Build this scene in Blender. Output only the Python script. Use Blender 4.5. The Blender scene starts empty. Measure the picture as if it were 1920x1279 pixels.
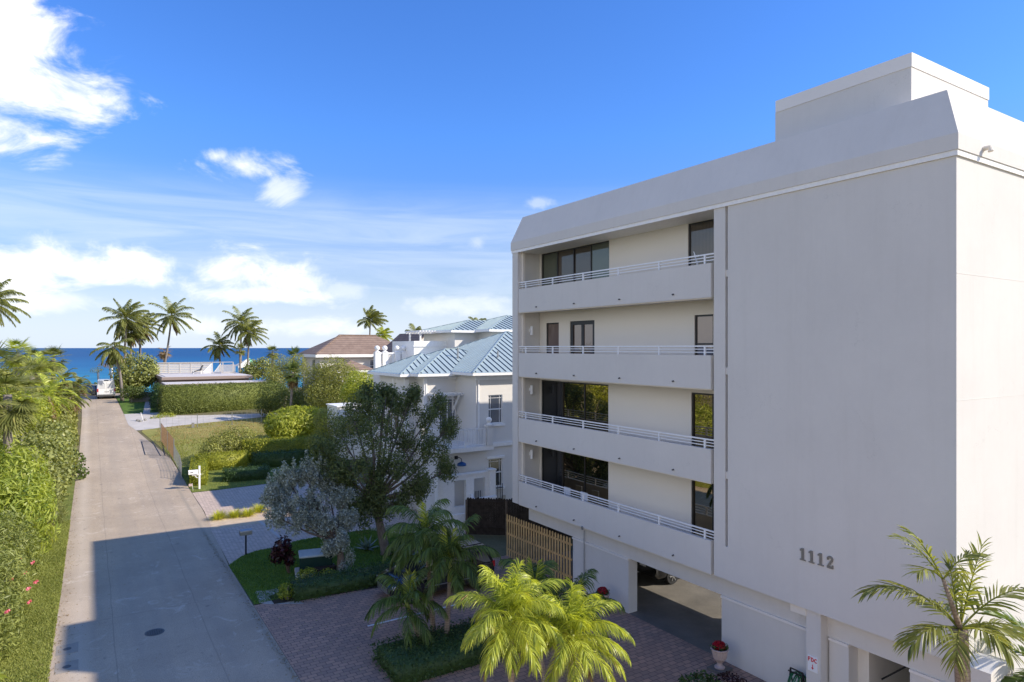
import bpy, math, random
import numpy as np
from mathutils import Vector, Matrix
R = math.radians
random.seed(7); rng = np.random.default_rng(11)
scene = bpy.context.scene
COL = scene.collection

# ------------------------------------------------------------------ camera model
F = 1244.0; _N = math.hypot(793, 1244); CA = 793/_N; CB = 1244/_N; H = 10.2
def ray(px, py):
    r = (px-960)/F; u = (652-py)/F
    return (CA+CB*r, CB-CA*r, u)
def zt(Y):
    if Y > 112:
        t = min(1, (Y-112)/55); return 3.5 - 7.0*(t*t*(3-2*t))
    t = min(1, max(0, (Y-45)/60)); return 3.5*(t*t*(3-2*t))
def G(px, py, dz=0.0):                       # pixel of the photo -> point on the ground
    x, y, u = ray(px, py); d = 1.0
    while d < 400:
        if H+u*d <= zt(y*d)+dz: break
        d += .05
    return (d*x, d*y, zt(y*d)+dz)
def XZ(px, py, Y):                           # -> point on a wall plane Y = const
    x, y, u = ray(px, py); d = Y/y; return (d*x, Y, H+d*u)
def YZ(px, py, X):
    x, y, u = ray(px, py); d = X/x; return (X, d*y, H+d*u)

# ------------------------------------------------------------------ materials
def newmat(name):
    m = bpy.data.materials.new(name); m.use_nodes = True
    nt = m.node_tree; nt.nodes.clear()
    out = nt.nodes.new('ShaderNodeOutputMaterial')
    return m, nt, out
def nd(nt, typ, **kw):
    n = nt.nodes.new(typ)
    for k, v in kw.items():
        if k.startswith('i_'): n.inputs[k[2:].replace('_', ' ')].default_value = v
        else: setattr(n, k, v)
    return n
def c4(c): return (c[0], c[1], c[2], 1)
def noise(nt, scale, detail=4, rough=.55, vec=None, dist=0):
    n = nd(nt, 'ShaderNodeTexNoise'); n.inputs['Scale'].default_value = scale
    n.inputs['Detail'].default_value = detail; n.inputs['Roughness'].default_value = rough
    n.inputs['Distortion'].default_value = dist
    if vec is not None: nt.links.new(vec, n.inputs['Vector'])
    return n
def ramp(nt, fac, stops):
    r = nd(nt, 'ShaderNodeValToRGB'); e = r.color_ramp.elements
    e[0].position, e[0].color = stops[0][0], c4(stops[0][1])
    e[1].position, e[1].color = stops[-1][0], c4(stops[-1][1])
    for p, c in stops[1:-1]:
        x = e.new(p); x.color = c4(c)
    nt.links.new(fac, r.inputs['Fac']); return r
def mixc(nt, fac, a, b, typ='MIX'):
    m = nd(nt, 'ShaderNodeMix', data_type='RGBA', blend_type=typ)
    for s, i in ((fac, 0), (a, 6), (b, 7)):
        if isinstance(s, (int, float)): m.inputs[i].default_value = s
        elif isinstance(s, tuple): m.inputs[i].default_value = c4(s)
        else: nt.links.new(s, m.inputs[i])
    return m.outputs[2]
def objco(nt, scale=None):
    tc = nd(nt, 'ShaderNodeNewGeometry')
    v = tc.outputs['Position']
    if scale:
        mp = nd(nt, 'ShaderNodeMapping'); mp.inputs['Scale'].default_value = scale
        nt.links.new(v, mp.inputs['Vector']); v = mp.outputs['Vector']
    return v
def bump(nt, h, strength=.3, dist=.02):
    b = nd(nt, 'ShaderNodeBump'); b.inputs['Strength'].default_value = strength
    b.inputs['Distance'].default_value = dist; nt.links.new(h, b.inputs['Height']); return b.outputs['Normal']
def stucco(name, col, var=.06, grain=60, bmp=.25, rough=.85, streak=.0):
    m, nt, out = newmat(name); p = nd(nt, 'ShaderNodeBsdfPrincipled')
    v = objco(nt)
    n1 = noise(nt, .45, 5, .6, v); n2 = noise(nt, grain, 3, .6, v); n3 = noise(nt, 5, 6, .7, v)
    c = tuple(x*(1-var) for x in col); d = tuple(min(1, x*(1+var)) for x in col)
    r = ramp(nt, n1.outputs['Fac'], [(.3, c), (.7, d)])
    col_out = mixc(nt, .25, r.outputs['Color'], ramp(nt, n3.outputs['Fac'], [(.3, c), (.7, d)]).outputs['Color'])
    if streak:
        vs = objco(nt, (3.5, 3.5, .22)); ns = noise(nt, 1, 5, .65, vs)
        f = ramp(nt, ns.outputs['Fac'], [(.5, (0, 0, 0)), (.8, (streak,)*3)])
        col_out = mixc(nt, f.outputs['Color'], col_out, tuple(x*.72 for x in (col[0], col[1]*.97, col[2]*.9)))
    if streak > .1:
        wn = noise(nt, .5, 6, .7, v); wv = nd(nt, 'ShaderNodeVectorMath', operation='MULTIPLY_ADD'); wv.inputs[1].default_value = (3, 3, 3)
        nt.links.new(wn.outputs['Color'], wv.inputs[0]); nt.links.new(v, wv.inputs[2])
        ck = nd(nt, 'ShaderNodeTexVoronoi', feature='DISTANCE_TO_EDGE'); ck.inputs['Scale'].default_value = .3; nt.links.new(wv.outputs[0], ck.inputs['Vector'])
        msk = noise(nt, .6, 3, .5, v); f1 = ramp(nt, ck.outputs['Distance'], [(0, (.3,)*3), (.004, (0,)*3)]); f2 = ramp(nt, msk.outputs['Fac'], [(.5, (0,)*3), (.6, (1,)*3)])
        fm = nd(nt, 'ShaderNodeMath', operation='MULTIPLY'); nt.links.new(f1.outputs['Color'], fm.inputs[0]); nt.links.new(f2.outputs['Color'], fm.inputs[1])
        col_out = mixc(nt, fm.outputs[0], col_out, tuple(x*.6 for x in col))
    nt.links.new(col_out, p.inputs['Base Color'])
    p.inputs['Roughness'].default_value = rough
    nt.links.new(bump(nt, n2.outputs['Fac'], bmp, .01), p.inputs['Normal'])
    nt.links.new(p.outputs[0], out.inputs[0]); return m
def plain(name, col, rough=.5, metal=0, coat=0, spec=.5, var=.05, scale=8):
    m, nt, out = newmat(name); p = nd(nt, 'ShaderNodeBsdfPrincipled')
    n1 = noise(nt, scale, 4, .6, objco(nt))
    r = ramp(nt, n1.outputs['Fac'], [(.3, tuple(x*(1-var) for x in col)), (.7, tuple(min(1, x*(1+var)) for x in col))])
    nt.links.new(r.outputs['Color'], p.inputs['Base Color'])
    p.inputs['Roughness'].default_value = rough; p.inputs['Metallic'].default_value = metal
    p.inputs['Coat Weight'].default_value = coat; p.inputs['Specular IOR Level'].default_value = spec
    nt.links.new(p.outputs[0], out.inputs[0]); return m
def leafmat(name, dark, light, trans=.35, sat_tip=None, rough=.5, clump=1.2, tip=.86):
    m, nt, out = newmat(name)
    g = nd(nt, 'ShaderNodeNewGeometry')
    n = noise(nt, clump, 3, .6, g.outputs['Position'])
    ad = nd(nt, 'ShaderNodeMath', operation='MULTIPLY_ADD'); nt.links.new(g.outputs['Random Per Island'], ad.inputs[0])
    ad.inputs[1].default_value = .55; 
    ml = nd(nt, 'ShaderNodeMath', operation='MULTIPLY'); nt.links.new(n.outputs['Fac'], ml.inputs[0]); ml.inputs[1].default_value = .55
    nt.links.new(ml.outputs[0], ad.inputs[2])
    st = [(.15, dark), (.75, light)]
    if sat_tip: st = [(.15, dark), (.7, light), (tip, light), (min(.99, tip+.05), sat_tip)]
    r = ramp(nt, ad.outputs[0], st)
    p = nd(nt, 'ShaderNodeBsdfPrincipled'); p.inputs['Roughness'].default_value = rough
    p.inputs['Specular IOR Level'].default_value = .35
    nt.links.new(r.outputs['Color'], p.inputs['Base Color'])
    t = nd(nt, 'ShaderNodeBsdfTranslucent')
    tc = mixc(nt, 1.0, r.outputs['Color'], (1.5, 1.45, .55), 'MULTIPLY')
    nt.links.new(tc, t.inputs['Color'])
    mx = nd(nt, 'ShaderNodeMixShader'); mx.inputs[0].default_value = trans
    nt.links.new(p.outputs[0], mx.inputs[1]); nt.links.new(t.outputs[0], mx.inputs[2])
    nt.links.new(mx.outputs[0], out.inputs[0]); return m
def barkmat(name, a, b, ring=0.0):
    m, nt, out = newmat(name); p = nd(nt, 'ShaderNodeBsdfPrincipled'); p.inputs['Roughness'].default_value = .9
    v = objco(nt, (6, 6, 1.6)); n = noise(nt, 2.5, 5, .7, v)
    fac = n.outputs['Fac']
    col = ramp(nt, fac, [(.3, a), (.7, b)]).outputs['Color']
    if ring:
        w = nd(nt, 'ShaderNodeTexWave', wave_type='BANDS', bands_direction='Z'); w.inputs['Scale'].default_value = ring
        w.inputs['Distortion'].default_value = 1.0; nt.links.new(objco(nt), w.inputs['Vector'])
        col = mixc(nt, ramp(nt, w.outputs['Fac'], [(.0, (.5,)*3), (.25, (0, 0, 0))]).outputs['Color'], col, tuple(x*.45 for x in a))
    nt.links.new(col, p.inputs['Base Color']); nt.links.new(bump(nt, fac, .6, .02), p.inputs['Normal'])
    nt.links.new(p.outputs[0], out.inputs[0]); return m
def groundmat(name, stops, scale, grain=30, bmp=.3, rough=.95, patch=None):
    m, nt, out = newmat(name); p = nd(nt, 'ShaderNodeBsdfPrincipled'); p.inputs['Roughness'].default_value = rough
    p.inputs['Specular IOR Level'].default_value = .2
    v = objco(nt); n = noise(nt, scale, 8, .65, v); n2 = noise(nt, grain, 4, .7, v)
    ad = nd(nt, 'ShaderNodeMix', data_type='FLOAT'); ad.inputs[0].default_value = .35
    nt.links.new(n.outputs['Fac'], ad.inputs[2]); nt.links.new(n2.outputs['Fac'], ad.inputs[3])
    col = ramp(nt, ad.outputs[0], stops).outputs['Color']
    if patch:
        n3 = noise(nt, patch[0], 4, .55, v, .6); f = ramp(nt, n3.outputs['Fac'], [(patch[1], (0, 0, 0)), (patch[1]+.1, (1, 1, 1))])
        col = mixc(nt, f.outputs['Color'], col, patch[2])
    nt.links.new(col, p.inputs['Base Color']); nt.links.new(bump(nt, n2.outputs['Fac'], bmp, .03), p.inputs['Normal'])
    nt.links.new(p.outputs[0], out.inputs[0]); return m
def pavermat(name, a, b, mortar, rot, w=.22, h=.11):
    m, nt, out = newmat(name); p = nd(nt, 'ShaderNodeBsdfPrincipled'); p.inputs['Roughness'].default_value = .9
    tc = nd(nt, 'ShaderNodeNewGeometry'); mp = nd(nt, 'ShaderNodeMapping'); mp.inputs['Rotation'].default_value = (0, 0, rot)
    nt.links.new(tc.outputs['Position'], mp.inputs['Vector'])
    br = nd(nt, 'ShaderNodeTexBrick'); nt.links.new(mp.outputs['Vector'], br.inputs['Vector'])
    br.inputs['Color1'].default_value = c4(a); br.inputs['Color2'].default_value = c4(b); br.inputs['Mortar'].default_value = c4(mortar)
    br.inputs['Scale'].default_value = 1; br.inputs['Brick Width'].default_value = w; br.inputs['Row Height'].default_value = h
    br.inputs['Mortar Size'].default_value = .016; br.inputs['Mortar Smooth'].default_value = .3
    n = noise(nt, .5, 6, .65, tc.outputs['Position'])
    col = mixc(nt, ramp(nt, n.outputs['Fac'], [(.35, (.0,)*3), (.7, (.5,)*3)]).outputs['Color'], br.outputs['Color'], tuple(x*.62 for x in a))
    n2 = noise(nt, 45, 3, .6, tc.outputs['Position'])
    col = mixc(nt, .18, col, ramp(nt, n2.outputs['Fac'], [(.3, tuple(x*.5 for x in a)), (.7, tuple(x*1.4 for x in b))]).outputs['Color'])
    nt.links.new(col, p.inputs['Base Color'])
    nt.links.new(bump(nt, br.outputs['Fac'], -.6, .01), p.inputs['Normal'])
    nt.links.new(p.outputs[0], out.inputs[0]); return m
def glassmat(name, tint, inner, fac=.45, stripes=0):
    m, nt, out = newmat(name)
    g = nd(nt, 'ShaderNodeBsdfGlossy'); g.inputs['Color'].default_value = c4(tint); g.inputs['Roughness'].default_value = .012
    n = noise(nt, .8, 2, .5, objco(nt)); nt.links.new(bump(nt, n.outputs['Fac'], .05, .05), g.inputs['Normal'])
    d = nd(nt, 'ShaderNodeBsdfDiffuse')
    if stripes:
        w = nd(nt, 'ShaderNodeTexWave', wave_type='BANDS', bands_direction='Y'); w.inputs['Scale'].default_value = stripes
        w.inputs['Distortion'].default_value = .4; w.inputs['Detail'].default_value = 1
        nt.links.new(objco(nt), w.inputs['Vector'])
        nt.links.new(ramp(nt, w.outputs['Fac'], [(.1, tuple(x*.45 for x in inner)), (.6, inner)]).outputs['Color'], d.inputs['Color'])
    else: d.inputs['Color'].default_value = c4(inner)
    mx = nd(nt, 'ShaderNodeMixShader'); mx.inputs[0].default_value = fac
    nt.links.new(d.outputs[0], mx.inputs[1]); nt.links.new(g.outputs[0], mx.inputs[2]); nt.links.new(mx.outputs[0], out.inputs[0])
    return m

M = {}
M['stucco'] = stucco('white_stucco', (.685, .655, .61), .045, 55, .4, .9, .13)
M['stucco_trim'] = stucco('white_trim_stucco', (.82, .785, .74), .03, 40, .1, .8)
M['soffit'] = stucco('cream_recess_wall', (.80, .74, .65), .02, 40, .1, .85)
M['rail'] = plain('white_rail_paint', (.86, .86, .86), .4)
M['bronze'] = plain('dark_bronze_frame', (.025, .022, .02), .45)
M['glass'] = glassmat('bronze_mirror_glass', (.62, .53, .38), (.008, .008, .008), .62)
M['glass_dark'] = glassmat('dark_screen_glass', (.2, .2, .2), (.02, .022, .025), .3)
M['glass_blind'] = glassmat('glass_with_brown_blinds', (.3, .28, .24), (.13, .105, .09), .3, 5)
M['glass_pale'] = glassmat('glass_with_pale_blinds', (.3, .3, .26), (.17, .19, .15), .3, 5)
M['glass_pink'] = glassmat('glass_with_drawn_shade', (.45, .4, .36), (.20, .15, .14), .35)
M['glass_blue'] = glassmat('house_window_glass', (.5, .55, .6), (.05, .055, .065), .35)
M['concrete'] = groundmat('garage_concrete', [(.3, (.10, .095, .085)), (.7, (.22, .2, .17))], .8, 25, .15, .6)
M['number'] = plain('brushed_number_metal', (.33, .32, .31), .35, .7)
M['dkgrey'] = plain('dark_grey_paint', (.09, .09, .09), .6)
M['white'] = plain('white_paint', (.88, .86, .82), .5)
M['house'] = stucco('pale_grey_stucco', (.72, .69, .64), .03, 45, .3, .9, .06)
M['black'] = plain('black_metal', (.015, .015, .016), .4)
M['blue'] = plain('blue_enamel', (.01, .07, .22), .3)
M['red'] = plain('red_paint', (.65, .02, .04), .5)
M['sign'] = plain('sign_white', (.85, .85, .85), .4, var=.01)
M['tin_green'] = plain('green_enamel_box', (.012, .035, .03), .25, 0, .5)
M['cover'] = groundmat('cover_concrete', [(.3, (.3, .265, .22)), (.7, (.42, .37, .31))], 2, 30, .2)
M['lid'] = plain('pale_lid', (.36, .42, .42), .55, 0, 0, .5, .1)  # lid tone, paler than the cabinet
M['galv'] = plain('galvanised_steel', (.42, .43, .43), .45, .8)
M['rust'] = plain('rust_mesh', (.26, .15, .09), .9, 0, 0, .2, .3)
M['wood_new'] = plain('new_pine_pickets', (.60, .39, .17), .7, 0, 0, .3, .22, 3)
M['wood_old'] = plain('weathered_dark_boards', (.045, .034, .026), .85, 0, 0, .2, .4, 4)
M['terracotta'] = plain('pink_terracotta', (.55, .42, .37), .7, 0, 0, .3, .08)
M['stone'] = stucco('grey_block', (.25, .24, .22), .2, 20, .5)
M['carblack'] = plain('black_car_paint', (.012, .012, .014), .18, 0, 1.0)
M['carblue'] = plain('dark_blue_car_paint', (.02, .03, .06), .2, 0, 1)
M['carglass'] = glassmat('car_glass', (.6, .62, .65), (.02, .02, .02), .3)
M['tyre'] = plain('tyre_rubber', (.02, .02, .02), .85)
M['rim'] = plain('alloy_rim', (.5, .5, .5), .3, .9)
M['vanwhite'] = plain('van_white', (.82, .82, .82), .3, 0, .5)
M['vanglass'] = plain('van_rear_windows', (.62, .63, .64), .3)
M['lampred'] = plain('red_tail_lamp', (.5, .01, .01), .3, 0, .6)
M['lampclear'] = plain('clear_head_lamp', (.7, .72, .75), .15, .3, 1)
M['hose'] = plain('green_hose', (.01, .12, .04), .4)
M['tent_white'] = plain('white_canvas', (.85, .85, .82), .8)
M['tent_green'] = plain('green_canvas', (.25, .62, .42), .8)
M['stripe'] = groundmat('worn_white_line', [(.3, (.5, .5, .5)), (.6, (.78, .78, .78))], 3, 20, .1)
M['petal_pink'] = leafmat('pink_petals', (.75, .12, .2), (.9, .35, .4), .3)
M['petal_red'] = leafmat('red_petals', (.25, .004, .015), (.5, .012, .03), .2)
# foliage
M['hedge_lit'] = leafmat('clipped_hedge_leaves', (.07, .12, .014), (.25, .34, .05), .3, None, .55, .8)
M['hedge_far'] = leafmat('fine_tall_hedge_leaves', (.05, .075, .015), (.22, .25, .055), .25, None, .6, 1.6)
M['hedge_yel'] = leafmat('yellow_green_hedge_leaves', (.11, .15, .014), (.42, .42, .05), .35, None, .5, 1)
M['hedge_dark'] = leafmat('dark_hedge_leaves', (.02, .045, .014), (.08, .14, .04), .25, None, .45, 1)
M['seagrape'] = leafmat('sea_grape_leaves', (.055, .08, .018), (.36, .38, .12), .3, (.66, .62, .26), .4, .9)
M['mango'] = leafmat('long_drooping_leaves', (.08, .14, .015), (.43, .48, .085), .4, (.65, .6, .2), .4, .7)
M['oleander'] = leafmat('oleander_leaves', (.09, .12, .025), (.34, .37, .1), .3, None, .45, .7)
M['olive'] = leafmat('small_dark_tree_leaves', (.03, .055, .018), (.19, .23, .08), .3, (.13, .1, .04), .45, 1.0, .93)
M['silver'] = leafmat('silver_buttonwood_leaves', (.12, .14, .115), (.44, .48, .42), .2, None, .6, 1.1)
M['yellowgrass'] = leafmat('yellow_grass_blades', (.2, .25, .025), (.62, .6, .08), .4)
M['ti'] = leafmat('dark_red_leaves', (.012, .006, .006), (.06, .014, .018), .2, (.2, .03, .04), .35)
M['agave'] = leafmat('blue_agave_leaves', (.08, .13, .12), (.2, .28, .26), .2)
M['bush_dark'] = leafmat('dark_bush_leaves', (.03, .06, .015), (.16, .2, .05), .3, None, .5, 1)
M['bush_olive'] = leafmat('olive_scrub_leaves', (.09, .12, .022), (.38, .38, .1), .3, (.4, .3, .1), .5, .6)
M['bush_yel'] = leafmat('bright_yellow_green_leaves', (.12, .19, .018), (.5, .52, .08), .4, None, .4, .8)
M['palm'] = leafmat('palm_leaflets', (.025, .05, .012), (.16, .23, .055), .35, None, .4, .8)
M['palm_yel'] = leafmat('sunlit_palm_leaflets', (.06, .12, .014), (.56, .6, .1), .42, (.6, .38, .14), .38, 1.2)  # sunlit copy of the court palm leaves, sunshine put into the colour
M['palm_mid'] = leafmat('sunny_palm_leaflets', (.045, .075, .014), (.32, .33, .08), .35, (.55, .45, .18), .4, 1.5, .9)  # sunshine and yellow highlights put into the leaf colour
M['coco'] = leafmat('coconut_leaflets', (.05, .075, .018), (.28, .29, .08), .35, (.38, .26, .09), .4, .5)
M['coco_brown'] = leafmat('dry_palm_leaflets', (.12, .08, .04), (.38, .27, .14), .3, None, .7, .5)
M['fan'] = leafmat('fan_palm_leaves', (.06, .08, .02), (.27, .28, .08), .35, (.42, .35, .13), .5, .6)
M['grassblade'] = leafmat('lawn_blades', (.12, .15, .025), (.36, .38, .1), .35, (.4, .33, .13), .6, .5, .93)
M['dryblade'] = leafmat('straw_blades', (.2, .15, .06), (.5, .36, .16), .3, None, .7, .8)
M['grassdark'] = leafmat('shaded_lawn_blades', (.05, .11, .016), (.16, .26, .045), .35, None, .6, .8)  # darker copy of the lawn blades, shade put into the colour
M['trunk_coco'] = barkmat('coconut_bark', (.16, .13, .11), (.33, .29, .25), 3)
M['trunk_adon'] = barkmat('ringed_palm_bark', (.22, .15, .1), (.42, .33, .25), 4)
M['shaft'] = plain('green_crownshaft', (.3, .33, .06), .4, 0, 0, .4, .25, 5)
M['trunk_big'] = barkmat('grey_brown_bark', (.09, .07, .05), (.24, .2, .16))
M['trunk_dark'] = barkmat('dark_bark', (.07, .05, .035), (.2, .15, .11))
M['twig'] = barkmat('pale_twig_bark', (.2, .17, .13), (.34, .3, .24))
# ground
M['asphalt'] = None
M['lawn'] = groundmat('lawn_turf', [(.3, (.07, .1, .018)), (.55, (.17, .2, .045)), (.75, (.3, .28, .09))], 1.5, 28, .6)
M['lawn_sh'] = groundmat('shaded_green_turf', [(.3, (.05, .1, .016)), (.7, (.14, .22, .04))], 2, 30, .6)  # darker lawn copy with shade put into the turf colour
M['dry'] = groundmat('dry_lot_grass', [(.3, (.14, .15, .03)), (.5, (.26, .25, .07)), (.7, (.42, .3, .13))], .35, 9, .5, .95, None)
M['soil'] = groundmat('mulch_soil', [(.3, (.03, .022, .016)), (.7, (.09, .07, .05))], 3, 30, .8)
M['sandbed'] = groundmat('shell_gravel', [(.3, (.25, .22, .19)), (.7, (.6, .56, .5))], 6, 40, .8)
M['sand'] = groundmat('warm_sand', [(.3, (.45, .34, .22)), (.7, (.66, .53, .38))], 3, 30, .3)
M['drive_con'] = groundmat('pale_concrete', [(.3, (.42, .385, .345)), (.7, (.58, .54, .49))], .8, 25, .15)
M['ground'] = groundmat('scrub_ground', [(.3, (.08, .08, .03)), (.7, (.24, .2, .11))], .3, 12, .5)
M['paver'] = pavermat('red_pavers', (.56, .33, .22), (.30, .2, .155), (.11, .08, .065), R(0), .3, .2)
M['paver2'] = pavermat('pinkish_grey_pavers', (.74, .57, .44), (.5, .385, .31), (.2, .16, .13), R(45), .26, .14)
def asphalt():
    m, nt, out = newmat('worn_asphalt'); p = nd(nt, 'ShaderNodeBsdfPrincipled'); p.inputs['Roughness'].default_value = .92
    p.inputs['Specular IOR Level'].default_value = .25
    g = nd(nt, 'ShaderNodeNewGeometry'); v = g.outputs['Position']
    a = noise(nt, .25, 6, .6, v); fine = noise(nt, 38, 3, .75, v)
    lane = noise(nt, 1, 4, .5, objco(nt, (1.6, .05, 1)))
    base = ramp(nt, a.outputs['Fac'], [(.3, (.44, .345, .245)), (.7, (.6, .475, .34))]).outputs['Color']
    base = mixc(nt, ramp(nt, lane.outputs['Fac'], [(.42, (0,)*3), (.7, (.35,)*3)]).outputs['Color'], base, (.37, .31, .25))
    base = mixc(nt, ramp(nt, fine.outputs['Fac'], [(.42, (0,)*3), (.7, (.75,)*3)]).outputs['Color'], base, (.2, .17, .14))
    stain = noise(nt, .9, 5, .7, v, 1.2)
    base = mixc(nt, ramp(nt, stain.outputs['Fac'], [(.58, (0,)*3), (.7, (.6,)*3)]).outputs['Color'], base, (.66, .57, .46))
    crk = nd(nt, 'ShaderNodeTexVoronoi', feature='DISTANCE_TO_EDGE'); crk.inputs['Scale'].default_value = .22
    wn = noise(nt, .35, 7, .75, v); wv = nd(nt, 'ShaderNodeVectorMath', operation='MULTIPLY_ADD'); wv.inputs[1].default_value = (7, 7, 0)
    nt.links.new(wn.outputs['Color'], wv.inputs[0]); nt.links.new(v, wv.inputs[2])
    nt.links.new(wv.outputs[0], crk.inputs['Vector'])
    base = mixc(nt, ramp(nt, crk.outputs['Distance'], [(.0, (.35,)*3), (.0035, (0,)*3)]).outputs['Color'], base, (.13, .115, .1))
    sp = nd(nt, 'ShaderNodeSeparateXYZ'); nt.links.new(v, sp.inputs[0]); wob = noise(nt, .35, 3, .5, v)
    def seam(sock, pos, wd, col, amt, base):
        a_ = nd(nt, 'ShaderNodeMath', operation='MULTIPLY_ADD'); nt.links.new(wob.outputs['Fac'], a_.inputs[0]); a_.inputs[1].default_value = .16; nt.links.new(sock, a_.inputs[2])
        b_ = nd(nt, 'ShaderNodeMath', operation='SUBTRACT'); nt.links.new(a_.outputs[0], b_.inputs[0]); b_.inputs[1].default_value = pos+.08
        c_ = nd(nt, 'ShaderNodeMath', operation='ABSOLUTE'); nt.links.new(b_.outputs[0], c_.inputs[0])
        return mixc(nt, ramp(nt, c_.outputs[0], [(0, (amt,)*3), (wd, (0,)*3)]).outputs['Color'], base, col)
    base = seam(sp.outputs['X'], .75, .022, (.14, .12, .1), .45, base); base = seam(sp.outputs['X'], 3.6, .03, (.15, .13, .11), .35, base)
    base = seam(sp.outputs['X'], -.3, .5, (.62, .54, .44), .35, base); base = seam(sp.outputs['Y'], 29.2, .03, (.13, .11, .09), .4, base)
    base = seam(sp.outputs['X'], 1.75, .5, (.34, .285, .225), .3, base); base = seam(sp.outputs['X'], 4.0, .5, (.34, .285, .225), .22, base)
    base = seam(sp.outputs['X'], 5.35, .16, (.3, .26, .2), .6, base)
    oil = noise(nt, 1.7, 2, .5, v); base = mixc(nt, ramp(nt, oil.outputs['Fac'], [(.7, (0,)*3), (.76, (.45,)*3)]).outputs['Color'], base, (.16, .14, .12))
    st2 = noise(nt, 1.1, 7, .75, v, 2.0); base = mixc(nt, ramp(nt, st2.outputs['Fac'], [(.58, (0,)*3), (.66, (.3,)*3)]).outputs['Color'], base, (.24, .2, .165))
    nt.links.new(base, p.inputs['Base Color']); nt.links.new(bump(nt, fine.outputs['Fac'], .35, .01), p.inputs['Normal'])
    nt.links.new(p.outputs[0], out.inputs[0]); return m
M['asphalt'] = asphalt()
def seamat():
    m, nt, out = newmat('sea_water'); p = nd(nt, 'ShaderNodeBsdfPrincipled'); p.inputs['Roughness'].default_value = .55
    p.inputs['Specular IOR Level'].default_value = .12
    g = nd(nt, 'ShaderNodeNewGeometry'); s = nd(nt, 'ShaderNodeSeparateXYZ'); nt.links.new(g.outputs['Position'], s.inputs[0])
    n = noise(nt, 1, 4, .6, objco(nt, (.004, .02, 1)))
    ad = nd(nt, 'ShaderNodeMath', operation='MULTIPLY_ADD'); nt.links.new(n.outputs['Fac'], ad.inputs[0]); ad.inputs[1].default_value = 110
    nt.links.new(s.outputs['Y'], ad.inputs[2])
    mr = nd(nt, 'ShaderNodeMapRange'); mr.inputs['From Min'].default_value = 230; mr.inputs['From Max'].default_value = 1200
    nt.links.new(ad.outputs[0], mr.inputs['Value'])
    col = ramp(nt, mr.outputs[0], [(0, (.06, .34, .40)), (.12, (.022, .23, .36)), (.35, (.01, .14, .3)), (1, (.007, .085, .22))]).outputs['Color']
    w = noise(nt, 1, 5, .65, objco(nt, (.012, .08, 1)))
    col = mixc(nt, ramp(nt, w.outputs['Fac'], [(.42, (0,)*3), (.62, (.5,)*3)]).outputs['Color'], col, (.004, .08, .22))
    nt.links.new(col, p.inputs['Base Color'])
    nt.links.new(p.outputs[0], out.inputs[0]); return m
M['sea'] = seamat()
def roofmetal():
    return plain('pale_blue_metal_roof', (.38, .46, .46), .45, .1, 0, .5, .06, 1.2)
M['roof_blue'] = roofmetal()
M['seam'] = plain('seam_shadow_blue', (.02, .05, .09), .5)  # ribs coloured near-black to stand in for the seam shadows
def tile():
    m, nt, out = newmat('brown_roof_tile'); p = nd(nt, 'ShaderNodeBsdfPrincipled'); p.inputs['Roughness'].default_value = .85
    g = nd(nt, 'ShaderNodeNewGeometry'); s = nd(nt, 'ShaderNodeSeparateXYZ'); nt.links.new(g.outputs['Position'], s.inputs[0])
    mm = nd(nt, 'ShaderNodeMath', operation='MULTIPLY'); nt.links.new(s.outputs['Z'], mm.inputs[0]); mm.inputs[1].default_value = 3.4
    fr = nd(nt, 'ShaderNodeMath', operation='FRACT'); nt.links.new(mm.outputs[0], fr.inputs[0])
    n = noise(nt, 1.2, 5, .7, g.outputs['Position'])
    c = ramp(nt, n.outputs['Fac'], [(.3, (.2, .135, .1)), (.7, (.31, .22, .165))]).outputs['Color']
    c = mixc(nt, ramp(nt, fr.outputs[0], [(.0, (.75,)*3), (.3, (0,)*3)]).outputs['Color'], c, (.07, .045, .035))
    nt.links.new(c, p.inputs['Base Color']); nt.links.new(bump(nt, fr.outputs[0], .6, .05), p.inputs['Normal'])
    nt.links.new(p.outputs[0], out.inputs[0]); return m
M['tile'] = tile()
M['deck'] = plain('weathered_deck_boards', (.5, .47, .43), .7)
M['roof_flat'] = groundmat('pale_flat_roof', [(.3, (.5, .46, .44)), (.7, (.68, .64, .61))], .5, 8, .1)
M['roofside'] = plain('brown_grey_fascia', (.25, .19, .16), .7)

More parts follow.
